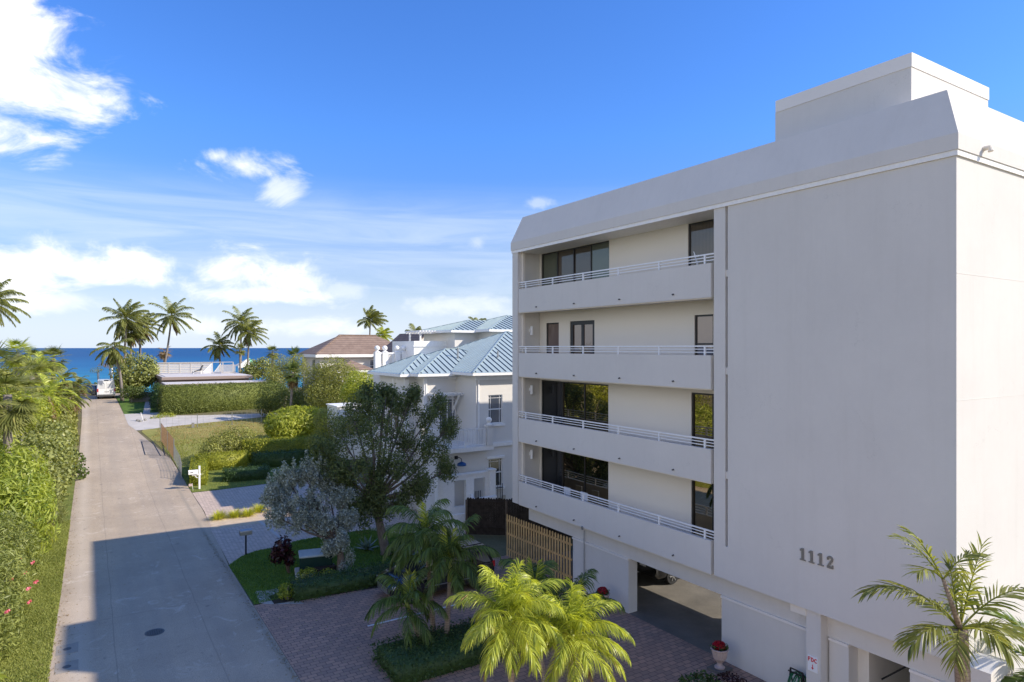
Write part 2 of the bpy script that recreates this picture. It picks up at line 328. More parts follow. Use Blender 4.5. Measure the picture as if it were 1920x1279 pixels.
# ------------------------------------------------------------------ mesh helpers
ORG = {}
class MB:
    def __init__(s): s.v = []; s.f = []
    def box(s, x0, y0, z0, x1, y1, z1):
        x0, x1 = min(x0, x1), max(x0, x1); y0, y1 = min(y0, y1), max(y0, y1); z0, z1 = min(z0, z1), max(z0, z1)
        b = len(s.v)
        s.v += [(x0, y0, z0), (x1, y0, z0), (x1, y1, z0), (x0, y1, z0), (x0, y0, z1), (x1, y0, z1), (x1, y1, z1), (x0, y1, z1)]
        for q in ((0, 3, 2, 1), (4, 5, 6, 7), (0, 1, 5, 4), (1, 2, 6, 5), (2, 3, 7, 6), (3, 0, 4, 7)): s.f.append(tuple(b+i for i in q))
        return s
    def rbox(s, c, dims, rz=0, rx=0, ry=0):
        m = Matrix.Translation(c) @ Matrix.Rotation(rz, 4, 'Z') @ Matrix.Rotation(ry, 4, 'Y') @ Matrix.Rotation(rx, 4, 'X')
        b = len(s.v); dx, dy, dz = (d/2 for d in dims)
        for p in ((-dx, -dy, -dz), (dx, -dy, -dz), (dx, dy, -dz), (-dx, dy, -dz), (-dx, -dy, dz), (dx, -dy, dz), (dx, dy, dz), (-dx, dy, dz)):
            s.v.append(tuple(m @ Vector(p)))
        for q in ((0, 3, 2, 1), (4, 5, 6, 7), (0, 1, 5, 4), (1, 2, 6, 5), (2, 3, 7, 6), (3, 0, 4, 7)): s.f.append(tuple(b+i for i in q))
        return s
    def bar(s, p, q, w=.05, h=None):
        p = Vector(p); q = Vector(q); d = q-p; L = d.length
        if L < 1e-6: return s
        d.normalize(); up = Vector((0, 0, 1)) if abs(d.z) < .95 else Vector((1, 0, 0))
        a = d.cross(up).normalized(); c = a.cross(d); h = h or w; b = len(s.v)
        for e in (p, q):
            for i, j in ((-1, -1), (1, -1), (1, 1), (-1, 1)): s.v.append(tuple(e+a*(i*w/2)+c*(j*h/2)))
        for k in range(4): s.f.append((b+k, b+(k+1) % 4, b+4+(k+1) % 4, b+4+k))
        s.f.append((b+3, b+2, b+1, b)); s.f.append((b+4, b+5, b+6, b+7)); return s
    def tube(s, pts, radii, seg=8, cap=True):
        pts = [Vector(p) for p in pts]; n = len(pts)
        if not hasattr(radii, '__len__'): radii = [radii]*n
        b = len(s.v); ref = Vector((1, 0, 0))
        for i, p in enumerate(pts):
            d = (pts[min(i+1, n-1)]-pts[max(i-1, 0)]).normalized()
            if abs(d.dot(ref)) > .9: ref = Vector((0, 1, 0))
            a = (ref-d*ref.dot(d)).normalized(); c = d.cross(a)
            for k in range(seg):
                t = 2*math.pi*k/seg; s.v.append(tuple(p+(a*math.cos(t)+c*math.sin(t))*radii[i]))
        for i in range(n-1):
            for k in range(seg):
                s.f.append((b+i*seg+k, b+i*seg+(k+1) % seg, b+(i+1)*seg+(k+1) % seg, b+(i+1)*seg+k))
        if cap:
            s.f.append(tuple(b+k for k in range(seg))[::-1]); s.f.append(tuple(b+(n-1)*seg+k for k in range(seg)))
        return s
    def lathe(s, prof, c, seg=20):
        return s.tube([(c[0], c[1], c[2]+z) for r, z in prof], [max(r, .001) for r, z in prof], seg)
    def sphere(s, c, r, seg=14):
        n = 9
        return s.lathe([(r*math.sin(math.pi*i/n), -r*math.cos(math.pi*i/n)) for i in range(n+1)], c, seg)
    def poly(s, pts, z0=None, z1=None):      # prism over a plan polygon, or a 3D face
        b = len(s.v); n = len(pts)
        if z0 is None:
            s.v += [tuple(p) for p in pts]; s.f.append(tuple(range(b, b+n))); return s
        ar = sum(pts[i][0]*pts[(i+1) % n][1]-pts[(i+1) % n][0]*pts[i][1] for i in range(n))
        if ar < 0: pts = pts[::-1]
        s.v += [(p[0], p[1], z0) for p in pts]+[(p[0], p[1], z1) for p in pts]
        s.f.append(tuple(b+i for i in range(n))[::-1]); s.f.append(tuple(b+n+i for i in range(n)))
        for i in range(n): s.f.append((b+i, b+(i+1) % n, b+n+(i+1) % n, b+n+i))
        return s
    def extr(s, poly2, fn, a, b_):           # poly2 in 2D, fn(u,v,w)->xyz, from w=a to w=b_
        b = len(s.v); n = len(poly2)
        s.v += [tuple(fn(u, v, a)) for u, v in poly2]+[tuple(fn(u, v, b_)) for u, v in poly2]
        s.f.append(tuple(range(b, b+n))); s.f.append(tuple(range(b+n, b+2*n))[::-1])
        for i in range(n): s.f.append((b+i, b+(i+1) % n, b+n+(i+1) % n, b+n+i))
        return s
    def wall(s, ax, c0, c1, a0, a1, z0, z1, holes=()):
        """wall of thickness c0..c1 across, running a0..a1, with rectangular holes (a0,a1,z0,z1)."""
        us = sorted({a0, a1, *[h[0] for h in holes], *[h[1] for h in holes]})
        us = [u for u in us if a0 <= u <= a1]
        for i in range(len(us)-1):
            u0, u1 = us[i], us[i+1]; um = (u0+u1)/2
            cuts = sorted([(max(h[2], z0), min(h[3], z1)) for h in holes if h[0] < um < h[1]])
            z = z0
            for lo, hi in cuts:
                if lo > z+1e-4: s._w(ax, c0, c1, u0, u1, z, lo)
                z = max(z, hi)
            if z < z1-1e-4: s._w(ax, c0, c1, u0, u1, z, z1)
        return s
    def _w(s, ax, c0, c1, u0, u1, z0, z1):
        if ax == 'x': s.box(c0, u0, z0, c1, u1, z1)
        else: s.box(u0, c0, z0, u1, c1, z1)
    def build(s, name, mat, parent=None, smooth=False, bevel=0):
        me = bpy.data.meshes.new(name)
        o = ORG.get(parent.name, (0, 0, 0)) if parent else (0, 0, 0)
        me.from_pydata([(x-o[0], y-o[1], z-o[2]) for x, y, z in s.v], [], s.f)
        me.materials.append(M[mat] if isinstance(mat, str) else mat)
        me.validate(); me.update()
        if smooth:
            for p in me.polygons: p.use_smooth = True
        ob = bpy.data.objects.new(name, me); COL.objects.link(ob)
        if parent:
            ob.parent = parent; ORG[ob.name] = o
        else: ORG[ob.name] = (0, 0, 0)
        if bevel:
            b = ob.modifiers.new('bevel', 'BEVEL'); b.width = bevel; b.segments = 2; b.limit_method = 'ANGLE'
        return ob
def npbuild(name, V, Fq, mat, parent=None):
    """V (n,3), Fq (m,4) quads"""
    o = ORG.get(parent.name, (0, 0, 0)) if parent else (0, 0, 0)
    V = (np.asarray(V, dtype=np.float32)-np.array(o, dtype=np.float32))
    Fq = np.asarray(Fq, dtype=np.int32); me = bpy.data.meshes.new(name)
    me.vertices.add(len(V)); me.vertices.foreach_set('co', V.ravel())
    me.loops.add(Fq.size); me.loops.foreach_set('vertex_index', Fq.ravel())
    me.polygons.add(len(Fq)); me.polygons.foreach_set('loop_start', np.arange(0, Fq.size, 4, dtype=np.int32))
    try: me.polygons.foreach_set('loop_total', np.full(len(Fq), 4, dtype=np.int32))
    except Exception: pass
    me.materials.append(M[mat] if isinstance(mat, str) else mat); me.update(calc_edges=True); me.validate()
    ob = bpy.data.objects.new(name, me); COL.objects.link(ob)
    if parent: ob.parent = parent
    ORG[ob.name] = o
    return ob
def tag(o, label=None, cat=None, group=None, kind=None):
    if label: o['label'] = label
    if cat: o['category'] = cat
    if group: o['group'] = group
    if kind: o['kind'] = kind
    return o
def thing(name, label, cat, loc=(0, 0, 0), group=None):
    o = bpy.data.objects.new(name, None); COL.objects.link(o); o.location = loc; o.empty_display_size = .3
    ORG[o.name] = tuple(loc); return tag(o, label, cat, group)
def struct(o): o['kind'] = 'structure'; return o

# leaf clouds -----------------------------------------------------------------
def leaves(P, Nrm, length, width, jit=.7, droop=0.0, along=None):
    """one folded diamond leaf per point"""
    n = len(P); P = np.asarray(P); Nrm = np.asarray(Nrm)+rng.normal(0, jit, (n, 3))
    Nrm /= np.linalg.norm(Nrm, axis=1)[:, None]+1e-9
    d = rng.normal(0, 1, (n, 3)) if along is None else np.asarray(along)+rng.normal(0, .35, (n, 3))
    d[:, 2] -= droop
    d -= Nrm*(d*Nrm).sum(1)[:, None]; d /= np.linalg.norm(d, axis=1)[:, None]+1e-9
    s = np.cross(Nrm, d); L = length*rng.uniform(.65, 1.25, n)[:, None]; W = width*rng.uniform(.7, 1.2, n)[:, None]
    a = P-d*L*.5; b = P+s*W*.5+Nrm*W*.18; c = P+d*L*.5-Nrm*L*.12; e = P-s*W*.5+Nrm*W*.18
    V = np.stack([a, b, c, e], 1).reshape(-1, 3); Fq = np.arange(4*n).reshape(n, 4)
    return V, Fq
def cat_(parts):
    Vs = []; Fs = []; k = 0
    for V, Fq in parts:
        Vs.append(V); Fs.append(np.asarray(Fq)+k); k += len(V)
    return np.concatenate(Vs), np.concatenate(Fs)
def blobpts(c, r, n, lo=.72, hi=1.05, lump=.18, k=7):
    d = rng.normal(0, 1, (n, 3)); d /= np.linalg.norm(d, axis=1)[:, None]
    bumps = rng.normal(0, 1, (k, 3)); bumps /= np.linalg.norm(bumps, axis=1)[:, None]
    a = (1+lump*(np.clip((d@bumps.T-.55)/.45, 0, 1).max(1)-.4))
    rad = rng.uniform(lo**2, hi**2, n)**.5*a
    return np.array(c)+d*rad[:, None]*np.array(r), d
def cloud(blobs, dens, L, W, jit=.6, droop=0, lo=.7, up=.25):
    parts = []
    for (x, y, z, rx, ry, rz) in blobs:
        area = 4*math.pi*((rx*ry)**1.6/3+(rx*rz)**1.6/3+(ry*rz)**1.6/3)**(1/1.6)
        n = max(30, int(area*dens)); P, d = blobpts((x, y, z), (rx, ry, rz), n, lo)
        g = P[:, 2] > zt(y)+.02; P = P[g]; d = d[g]
        d = d+np.array([0, 0, up]); parts.append(leaves(P, d, L, W, jit, droop))
    return cat_(parts)
def boxpts(x0, y0, z0, x1, y1, z1, dens, jit=.05):
    out = []; nn = []
    def add(n, f, nr):
        n = int(n)
        if n < 1: return
        p = f(rng.uniform(0, 1, n), rng.uniform(0, 1, n)); out.append(np.stack(p, 1)); nn.append(np.tile(nr, (n, 1)))
    X, Y, Z = x1-x0, y1-y0, z1-z0; o = lambda u, k: np.full_like(u, k)
    add(X*Y*dens, lambda u, v: (x0+X*u, y0+Y*v, o(u, z1)), (0, 0, 1.))
    add(X*Z*dens, lambda u, v: (x0+X*u, o(u, y0), z0+Z*v), (0, -1., 0)); add(X*Z*dens*.6, lambda u, v: (x0+X*u, o(u, y1), z0+Z*v), (0, 1., 0))
    add(Y*Z*dens, lambda u, v: (o(u, x0), y0+Y*u, z0+Z*v), (-1., 0, 0)); add(Y*Z*dens*.6, lambda u, v: (o(u, x1), y0+Y*u, z0+Z*v), (1., 0, 0))
    P = np.concatenate(out); return P+rng.normal(0, jit, P.shape), np.concatenate(nn)
def boxcore(x0, y0, z0, x1, y1, z1):
    V = np.array([(x0, y0, z0), (x1, y0, z0), (x1, y1, z0), (x0, y1, z0), (x0, y0, z1), (x1, y0, z1), (x1, y1, z1), (x0, y1, z1)], float)
    return V, np.array([(0, 3, 2, 1), (4, 5, 6, 7), (0, 1, 5, 4), (1, 2, 6, 5), (2, 3, 7, 6), (3, 0, 4, 7)])
def rotz(V, c, a):
    V = V.copy(); x = V[:, 0]-c[0]; y = V[:, 1]-c[1]
    V[:, 0] = c[0]+x*math.cos(a)-y*math.sin(a); V[:, 1] = c[1]+x*math.sin(a)+y*math.cos(a); return V
def hedge_box(name, label, p0, p1, w, z0, h, mat, L=.1, dens=None, jit=.06, group=None):
    """clipped hedge: its near long edge runs p0->p1 in plan and it is w deep"""
    p0 = np.array(p0); p1 = np.array(p1); ln = np.linalg.norm(p1-p0); a = math.atan2(p1[1]-p0[1], p1[0]-p0[0])
    dens = dens or 1.9/(L*L)
    P, Nn = boxpts(0, 0, 0, ln, w, h, dens, jit); lv = leaves(P, Nn, L, L*.62, .55)
    V, Fq = cat_([lv, boxcore(.1, .1, 0, ln-.1, w-.1, h-.1)])
    V = rotz(V, (0, 0), a)+np.array([p0[0], p0[1], z0])
    t = thing(name, label, 'hedge', (p0[0], p0[1], z0), group)
    npbuild('foliage', V, Fq, mat, t); return t

def bush(name, label, cat, blobs, mat, L=.12, W=None, dens=None, base=None, stems=4, jit=.6, droop=0, lo=.6, group=None, twig='twig', extra=None):
    b0 = blobs[0]; base = base or (b0[0], b0[1], zt(b0[1]))
    t = thing(name, label, cat, base, group)
    W = W or L*.6; dens = dens or 1.5/(L*W)
    V, Fq = cloud(blobs, dens, L, W, jit, droop, lo)
    npbuild('foliage', V, Fq, mat, t)
    m = MB()
    for i in range(stems):
        b = blobs[i % len(blobs)]
        q = (b[0]+random.uniform(-.4, .4)*b[3], b[1]+random.uniform(-.4, .4)*b[4], b[2]+random.uniform(.0, .6)*b[5])
        p = (base[0]+random.uniform(-.12, .12), base[1]+random.uniform(-.12, .12), base[2]-.02)
        mid = ((p[0]*.6+q[0]*.4), (p[1]*.6+q[1]*.4), (p[2]+q[2])/2+.1)
        m.tube([p, mid, q], [.05, .035, .015], 5)
    m.build('stem', twig, t); return t

def leaf_strip(P, d, side, L, w, droop, nseg=3, tw=0):
    """returns list of verts for a tapered drooping blade"""
    vs = []; p = Vector(P); d = Vector(d).normalized(); step = L/nseg
    for i in range(nseg+1):
        t = i/nseg; ww = w*(1-.15*t if t < .5 else (1-t)*1.85+.02)
        if i == 0: ww = w*.45
        s = Vector(side); s = (s-d*s.dot(d)); s.normalize()
        vs.append(p-s*ww/2); vs.append(p+s*ww/2)
        p = p+d*step; d = (d+Vector((0, 0, -droop/nseg))).normalized()
    return vs
class Strips:
    def __init__(s): s.v = []; s.f = []
    def add(s, vs):
        b = len(s.v); s.v += [tuple(v) for v in vs]
        for i in range(len(vs)//2-1): s.f.append((b+2*i, b+2*i+1, b+2*i+3, b+2*i+2))
def frond(S, base, az, el, L, droop, leaf, n=28, lw=.04, hang=.5, wind=(0, 0, 0), stub=.14, nseg=3, vee=.35):
    """pinnate palm frond"""
    p = Vector(base); d = Vector((math.cos(az)*math.cos(el), math.sin(az)*math.cos(el), math.sin(el))); steps = 14
    pts = [p.copy()]; ds = [d.copy()]
    for i in range(steps):
        t = (i+1)/steps; p = p+d*(L/steps); pts.append(p.copy())
        d = (d+Vector((wind[0], wind[1], wind[2]-droop*(.4+t)))/steps).normalized(); ds.append(d.copy())
    # rachis
    for i in range(0, steps, 2):
        j = min(i+2, steps); dd = (pts[j]-pts[i]).normalized(); s_ = dd.cross(Vector((0, 0, 1)))
        if s_.length < .05: s_ = Vector((1, 0, 0))
        s_.normalize(); w = .055*(1-i/steps)*(L/3)**.5+.012; u = s_.cross(dd)
        for a in (s_, u):
            b = len(S.v); S.v += [tuple(pts[i]-a*w/2), tuple(pts[i]+a*w/2), tuple(pts[j]+a*w*.4), tuple(pts[j]-a*w*.4)]; S.f.append((b, b+1, b+2, b+3))
    for k in range(n):
        t = stub+(1-stub)*(k+random.random()*.6)/n; x = t*steps; i = min(int(x), steps-1); fr = x-i
        P = pts[i].lerp(pts[i+1], fr); dd = ds[i].lerp(ds[i+1], fr).normalized()
        s_ = dd.cross(Vector((0, 0, 1)))
        if s_.length < .05: s_ = Vector((-math.sin(az), math.cos(az), 0))
        s_.normalize(); up = s_.cross(dd)
        prof = leaf*(.45+.55*math.sin(math.pi*min(1, (t-stub)/(1-stub)*.78+.18)))*random.uniform(.85, 1.1)
        for sg in (-1, 1):
            ld = s_*sg*(.9-.45*t)+dd*(.45+.6*t)+up*(vee+random.uniform(-.15, .15))+Vector((wind[0]*.6, wind[1]*.6, -.25*hang))
            S.add(leaf_strip(P, ld, dd+up*random.uniform(-.5, .5), prof, lw*random.uniform(.8, 1.2), hang*random.uniform(.8, 1.5), nseg))
def fanleaf(S, base, az, el, pet, rad, n=22, droop=.5, lw=.07, wind=(0, 0, 0)):
    p = Vector(base); d = Vector((math.cos(az)*math.cos(el), math.sin(az)*math.cos(el), math.sin(el)))
    q = p+d*pet*.55; d2 = (d+Vector((0, 0, -.35))).normalized(); c = q+d2*pet*.45
    s_ = d2.cross(Vector((0, 0, 1)))
    if s_.length < .05: s_ = Vector((1, 0, 0))
    s_.normalize()
    for a, b in ((p, q), (q, c)):
        k = len(S.v); S.v += [tuple(a-s_*.02), tuple(a+s_*.02), tuple(b+s_*.016), tuple(b-s_*.016)]; S.f.append((k, k+1, k+2, k+3))
    up = s_.cross(d2)
    for i in range(n):
        th = R(-135+270*(i+.5)/n); ld = d2*math.cos(th)+s_*math.sin(th)+up*.18+Vector(wind)*.5
        S.add(leaf_strip(c, ld, ld.cross(up)+up*random.uniform(-.3, .3), rad*random.uniform(.85, 1.1)*(1-.25*abs(th)/2.4), lw, droop*random.uniform(.7, 1.6), 3))

def curve_trunk(base, top, sag=.0, n=9):
    b = Vector(base); t = Vector(top); out = []
    for i in range(n):
        k = i/(n-1); x = k + sag*math.sin(math.pi*k)
        out.append((b.x+(t.x-b.x)*x, b.y+(t.y-b.y)*x, b.z+(t.z-b.z)*k))
    return out
def palm(name, label, base, top, r0=.16, r1=.1, nf=18, L=3.2, leaf=.8, lw=.06, hang=.6, droop=1.0, wind=(0, 0, 0), mat='coco', tmat='trunk_coco',
         el=(-20, 80), n=26, group=None, sag=0.1, shaft=0, nuts=0, dead=0, azr=None, cat='palm tree'):
    t = thing(name, label, cat, base, group)
    pts = curve_trunk((base[0], base[1], base[2]-.05), top, sag)
    rr = [r0+(r1-r0)*min(1, (i/8)*1.3) for i in range(9)]; rr[0] *= 1.3
    MB().tube(pts, rr, 10).build('trunk', tmat, t, True)
    c = Vector(top)
    if shaft:
        d = (Vector(pts[-1])-Vector(pts[-2])).normalized(); e = c+d*shaft
        MB().tube([c, c+d*shaft*.4, e], [r1*1.25, r1*1.15, r1*.55], 10).build('crownshaft', 'shaft', t, True); c = e-d*.1
    S = Strips()
    for i in range(nf):
        q = (i+.5)/nf; e = R(el[1]+(el[0]-el[1])*q**.8+random.uniform(-7, 7)); az = i*2.399+random.uniform(-.25, .25)
        if azr: az = azr[0]+(azr[1]-azr[0])*((i*.618) % 1)
        frond(S, c+Vector((random.uniform(-.05, .05), random.uniform(-.05, .05), -.15*q)), az, e, L*random.uniform(.85, 1.08)*(.8+.2*math.sin(math.pi*q)), droop*random.uniform(.8, 1.25), leaf, n, lw, hang, wind)
    ob = npbuild('crown', S.v, S.f, mat, t)
    if dead:
        S = Strips()
        for i in range(dead):
            frond(S, c-Vector((0, 0, .25)), random.uniform(0, 6.28), R(random.uniform(-60, -25)), L*.8, 1.2, leaf*.7, n, lw, hang*1.5, wind)
        npbuild('dry_fronds', S.v, S.f, 'coco_brown', t)
    if nuts:
        m = MB()
        for i in range(nuts):
            a = random.uniform(0, 6.28); m.sphere((c.x+.28*math.cos(a), c.y+.28*math.sin(a), c.z-.3-random.uniform(0, .2)), .14, 8)
        m.build('coconuts', 'hedge_lit', t, True)
    return t
def fanpalm(name, label, base, top, nf=26, pet=1.0, rad=.9, mat='fan', r=.18, el=(-50, 85), group=None, droop=.5, wind=(0, 0, 0), n=22, lw=.07, skirt=0, cat='palm tree'):
    t = thing(name, label, cat, base, group)
    MB().tube(curve_trunk((base[0], base[1], base[2]-.05), top, .05), [r*1.15]+[r]*8, 9).build('trunk', 'trunk_coco', t, True)
    S = Strips(); c = Vector(top)
    for i in range(nf):
        q = (i+.5)/nf; fanleaf(S, c-Vector((0, 0, .3*q)), i*2.399+random.uniform(-.3, .3), R(el[1]+(el[0]-el[1])*q**.85+random.uniform(-8, 8)), pet*random.uniform(.85, 1.15), rad*random.uniform(.85, 1.1), n, droop, lw, wind)
    npbuild('crown', S.v, S.f, mat, t)
    if skirt:
        S = Strips()
        for i in range(skirt):
            fanleaf(S, c-Vector((0, 0, .4+.5*random.random())), random.uniform(0, 6.28), R(random.uniform(-80, -50)), pet*.7, rad*.9, n, 1.2, lw)
        npbuild('dry_skirt', S.v, S.f, 'coco_brown', t)
    return t

# ================================================================== SETTING
def sheet(name, poly_fn, rows, mat, dz):
    """ground sheet following the terrain: rows of Y, poly_fn(Y)->(x0,x1)"""
    v = []; f = []
    for Y in rows:
        x0, x1 = poly_fn(Y); v += [(x0, Y, zt(Y)+dz), (x1, Y, zt(Y)+dz)]
    for i in range(len(rows)-1): f.append((2*i, 2*i+1, 2*i+3, 2*i+2))
    m = MB(); m.v = v; m.f = f; o = m.build(name, mat); return struct(o)
def interp(tab):
    def fn(Y):
        if Y <= tab[0][0]: return tab[0][1:]
        for a, b in zip(tab, tab[1:]):
            if Y <= b[0]:
                k = (Y-a[0])/(b[0]-a[0]); return (a[1]+(b[1]-a[1])*k, a[2]+(b[2]-a[2])*k)
        return tab[-1][1:]
    return fn
def frange(a, b, s):
    n = max(1, int(math.ceil((b-a)/s))); return [a+(b-a)*i/n for i in range(n+1)]
ys = [-300, -100, -20]+frange(0, 45, 5)+frange(46, 175, 1.5)[0:]+[200, 400]
sheet('ground', lambda Y: (-400, 500), sorted(set(ys)), 'ground', -.02)
m = MB(); m.v = [(-9000, 165, -2.2), (16000, 165, -2.2), (16000, 26000, -2.2), (-9000, 26000, -2.2)]; m.f = [(0, 1, 2, 3)]
struct(m.build('sea', 'sea'))
sheet('beach', lambda Y: (-200, 300), frange(124, 175, 2), 'sand', -.0)
# street: an asphalt lane running to the beach
road = interp([(-60, -1.15, 5.45), (20, -1.15, 5.45), (33, -.98, 5.5), (46, -.95, 6.05), (58, -.85, 6.0), (63, -.8, 5.85), (66, -.75, 5.5), (72, -.7, 4.6), (78, -.68, 3.8), (83, -.65, 3.4), (92, -.7, 3.15), (108, -.9, 2.9)])
sheet('street', road, sorted(set([-60, -20]+frange(0, 66, 1.5)+frange(66, 108, 1))), 'asphalt', .004)
sheet('cross_street', lambda Y: (-14, 24), frange(107.5, 113, 1), 'asphalt', .008)
# left verge lawn
sheet('lawn_verge', interp([(-10, -2.6, -1.15), (20, -2.6, -1.15), (33, -2.6, -.98), (48, -2.6, -.94), (60, -2.4, -.84)]), frange(0, 60, 3), 'lawn', .002)
# apartment court pavers
sheet('parking_court', lambda Y: (5.46+max(0, (Y-20))*.004, 17.45), frange(0, 27.6, 2.3), 'paver', .010)
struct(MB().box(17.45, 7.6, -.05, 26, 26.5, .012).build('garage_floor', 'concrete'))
# lawn of the grey house, lit strips and shaded parts
def polysheet(name, pts, mat, dz):
    m = MB(); m.poly([(x, y, zt(y)+dz) for x, y in pts]); return struct(m.build(name, mat))
curve = [G(*p)[:2] for p in ((428, 1057), (452, 1044), (478, 1034), (520, 1026), (560, 1014), (610, 1005), (650, 999), (700, 992), (740, 984), (762, 990), (785, 1004), (820, 1030))]
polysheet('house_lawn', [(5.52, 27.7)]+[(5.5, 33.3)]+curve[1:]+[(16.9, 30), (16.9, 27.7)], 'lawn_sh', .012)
polysheet('house_driveway', [(5.5, 31), (16, 31), (21, 34.2), (21.4, 36.5), (17.0, 38.6), (17.5, 46), (17, 51.2), (11, 51.2), (7.9, 50.9), (6.05, 50.9), (6.05, 45), (5.75, 40)], 'paver2', .006)
polysheet('sand_bed', [(5.8, 40.4), (10.5, 40.2), (10.8, 42.2), (9.4, 43), (7.0, 43.3), (6.0, 42.9)], 'sand', .012)
polysheet('gravel_bed', [G(*p)[:2] for p in ((478, 1110), (500, 1108), (520, 1104), (545, 1120), (570, 1133), (500, 1134), (486, 1131))], 'sandbed', .014)
polysheet('mulch_bed', [(6.2, 27.3), (10.4, 26.8), (12.2, 26.95), (12.4, 28.6), (9, 29.6), (7.4, 28.9), (6.2, 28.3)], 'soil', .016)
polysheet('neighbour_lawn', [(6.06, 51), (8, 51), (11, 51.3), (17, 51.3), (19, 56), (19, 62), (6.0, 60), (6.05, 55)], 'lawn', .006)
sheet('dry_lot', interp([(60, 6.0, 24), (64, 5.95, 24), (70, 5.2, 24), (76.5, 4.3, 24), (78.2, 7.5, 24), (79.6, 14, 24)]), frange(60, 79.6, 1), 'dry', .006)
sheet('concrete_driveway', interp([(76.5, 4.0, 4.3), (78.2, 3.7, 9.5), (79.3, 3.5, 14), (80.6, 3.42, 19), (82.0, 3.4, 19), (83.0, 3.38, 12), (84.0, 3.36, 7.6), (86.5, 3.33, 7.0)]), frange(76.5, 86.5, .5), 'drive_con', .012)
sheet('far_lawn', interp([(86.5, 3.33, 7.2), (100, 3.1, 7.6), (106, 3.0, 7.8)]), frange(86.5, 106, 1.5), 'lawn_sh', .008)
sheet('front_walk', interp([(84.5, 5.0, 5.7), (98, 6.2, 6.9)]), frange(84.5, 98, 1.5), 'drive_con', .012)
# white parking line, drain channel, street patch outline, covers
struct(MB().rbox((10.9, 23.36, .013), (4.6, .1, .004), .02).build('parking_line', 'stripe'))
m = MB(); a = Vector(G(487, 978)); b = Vector(G(545, 1024)); m.bar(a+Vector((0, 0, .012)), b+Vector((0, 0, .012)), .16, .006); struct(m.build('drain_channel', 'drive_con'))
m = MB()
pp = [G(*q, .008) for q in ((265, 828), (304, 829), (309, 854), (272, 853))]
qq = [G(*q, .008) for q in ((286, 829), (301, 855))]
for i in range(4): m.bar(pp[i], pp[(i+1) % 4], .09, .004)
m.bar(qq[0], qq[1], .09, .004); m.bar(pp[2], G(318, 857, .008), .08, .004)
struct(m.build('street_patch_outline', 'black'))
def manhole(name, label, x, y, r):
    t = thing(name, label, 'manhole cover', (x, y, 0))
    m = MB(); m.lathe([(r, 0), (r, .012), (r*.9, .014)], (x, y, .004), 28); m.build('ring', 'dkgrey', t)
    m = MB(); m.lathe([(r*.86, .0), (r*.86, .019), (.01, .019)], (x, y, .004), 28)
    for i in range(-3, 4):
        for j in range(-3, 4):
            if i*i+j*j < 11: m.box(x+i*r*.22-.02, y+j*r*.22-.02, .02, x+i*r*.22+.02, y+j*r*.22+.02, .03)
    m.build('lid', 'black', t)
manhole('manhole_cover', 'round black manhole cover in the shaded street', 1.98, 26.92, .32)
for (x, y, l) in ((-.62, 27.0, 'square concrete utility cover in the street, the one farther from the bottom edge'), (-.6, 25.5, 'square concrete utility cover in the street, nearest the bottom edge')):
    t = thing('utility_cover', l, 'utility cover', (x, y, 0), 'utility covers in the street')
    MB().rbox((x, y, .008), (.62, .85, .012)).build('slab', 'cover', t); MB().lathe([(.12, 0), (.12, .012)], (x, y, .009), 16).build('lid', 'dkgrey', t)
# lawn blades
def blades(name, pts, n, h, mat):
    xs = np.array([p[0] for p in pts]); ysx = np.array([p[1] for p in pts]); P = []
    x0, x1, y0, y1 = xs.min(), xs.max(), ysx.min(), ysx.max()
    X = rng.uniform(x0, x1, n*3); Y = rng.uniform(y0, y1, n*3); ins = np.zeros(n*3, bool); j = len(pts)-1
    for i in range(len(pts)):
        c = ((ysx[i] > Y) != (ysx[j] > Y)) & (X < (xs[j]-xs[i])*(Y-ysx[i])/(ysx[j]-ysx[i]+1e-9)+xs[i]); ins ^= c; j = i
    X = X[ins][:n]; Y = Y[ins][:n]; k = len(X); Z = np.array([zt(y) for y in Y])
    hh = h*rng.uniform(.5, 1.4, k); a = rng.uniform(0, 6.28, k); w = .012+.1*h*rng.uniform(.5, 1, k); lx = rng.normal(0, .5, k)*hh; ly = rng.normal(0, .5, k)*hh
    dx = np.cos(a)*w; dy = np.sin(a)*w
    V = np.stack([np.stack([X-dx, Y-dy, Z], 1), np.stack([X+dx, Y+dy, Z], 1), np.stack([X+dx*.3+lx, Y+dy*.3+ly, Z+hh], 1), np.stack([X-dx*.3+lx, Y-dy*.3+ly, Z+hh], 1)], 1).reshape(-1, 3)
    o = npbuild(name, V, np.arange(4*k).reshape(k, 4), mat); o['kind'] = 'stuff'; return o
blades('grass_verge', [(-2.7, 17), (-1.08, 17), (-1.0, 33), (-.92, 47), (-2.6, 47)], 60000, .05, 'grassblade')
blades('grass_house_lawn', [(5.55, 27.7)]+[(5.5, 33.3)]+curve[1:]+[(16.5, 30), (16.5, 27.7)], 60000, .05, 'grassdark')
blades('grass_neighbour_lawn', [(6.06, 51), (8, 51), (11, 51.3), (17, 51.3), (19, 56), (19, 60), (6.0, 60), (6.05, 55)], 12000, .06, 'grassblade')
blades('grass_dry_lot', [(6.1, 60), (24, 60), (24, 73), (5.6, 70)], 15000, .12, 'grassblade')
blades('grass_dry_band', [(5.6, 68), (24, 71), (24, 79), (12, 78.6), (6.0, 77), (5.0, 72)], 9000, .1, 'dryblade')

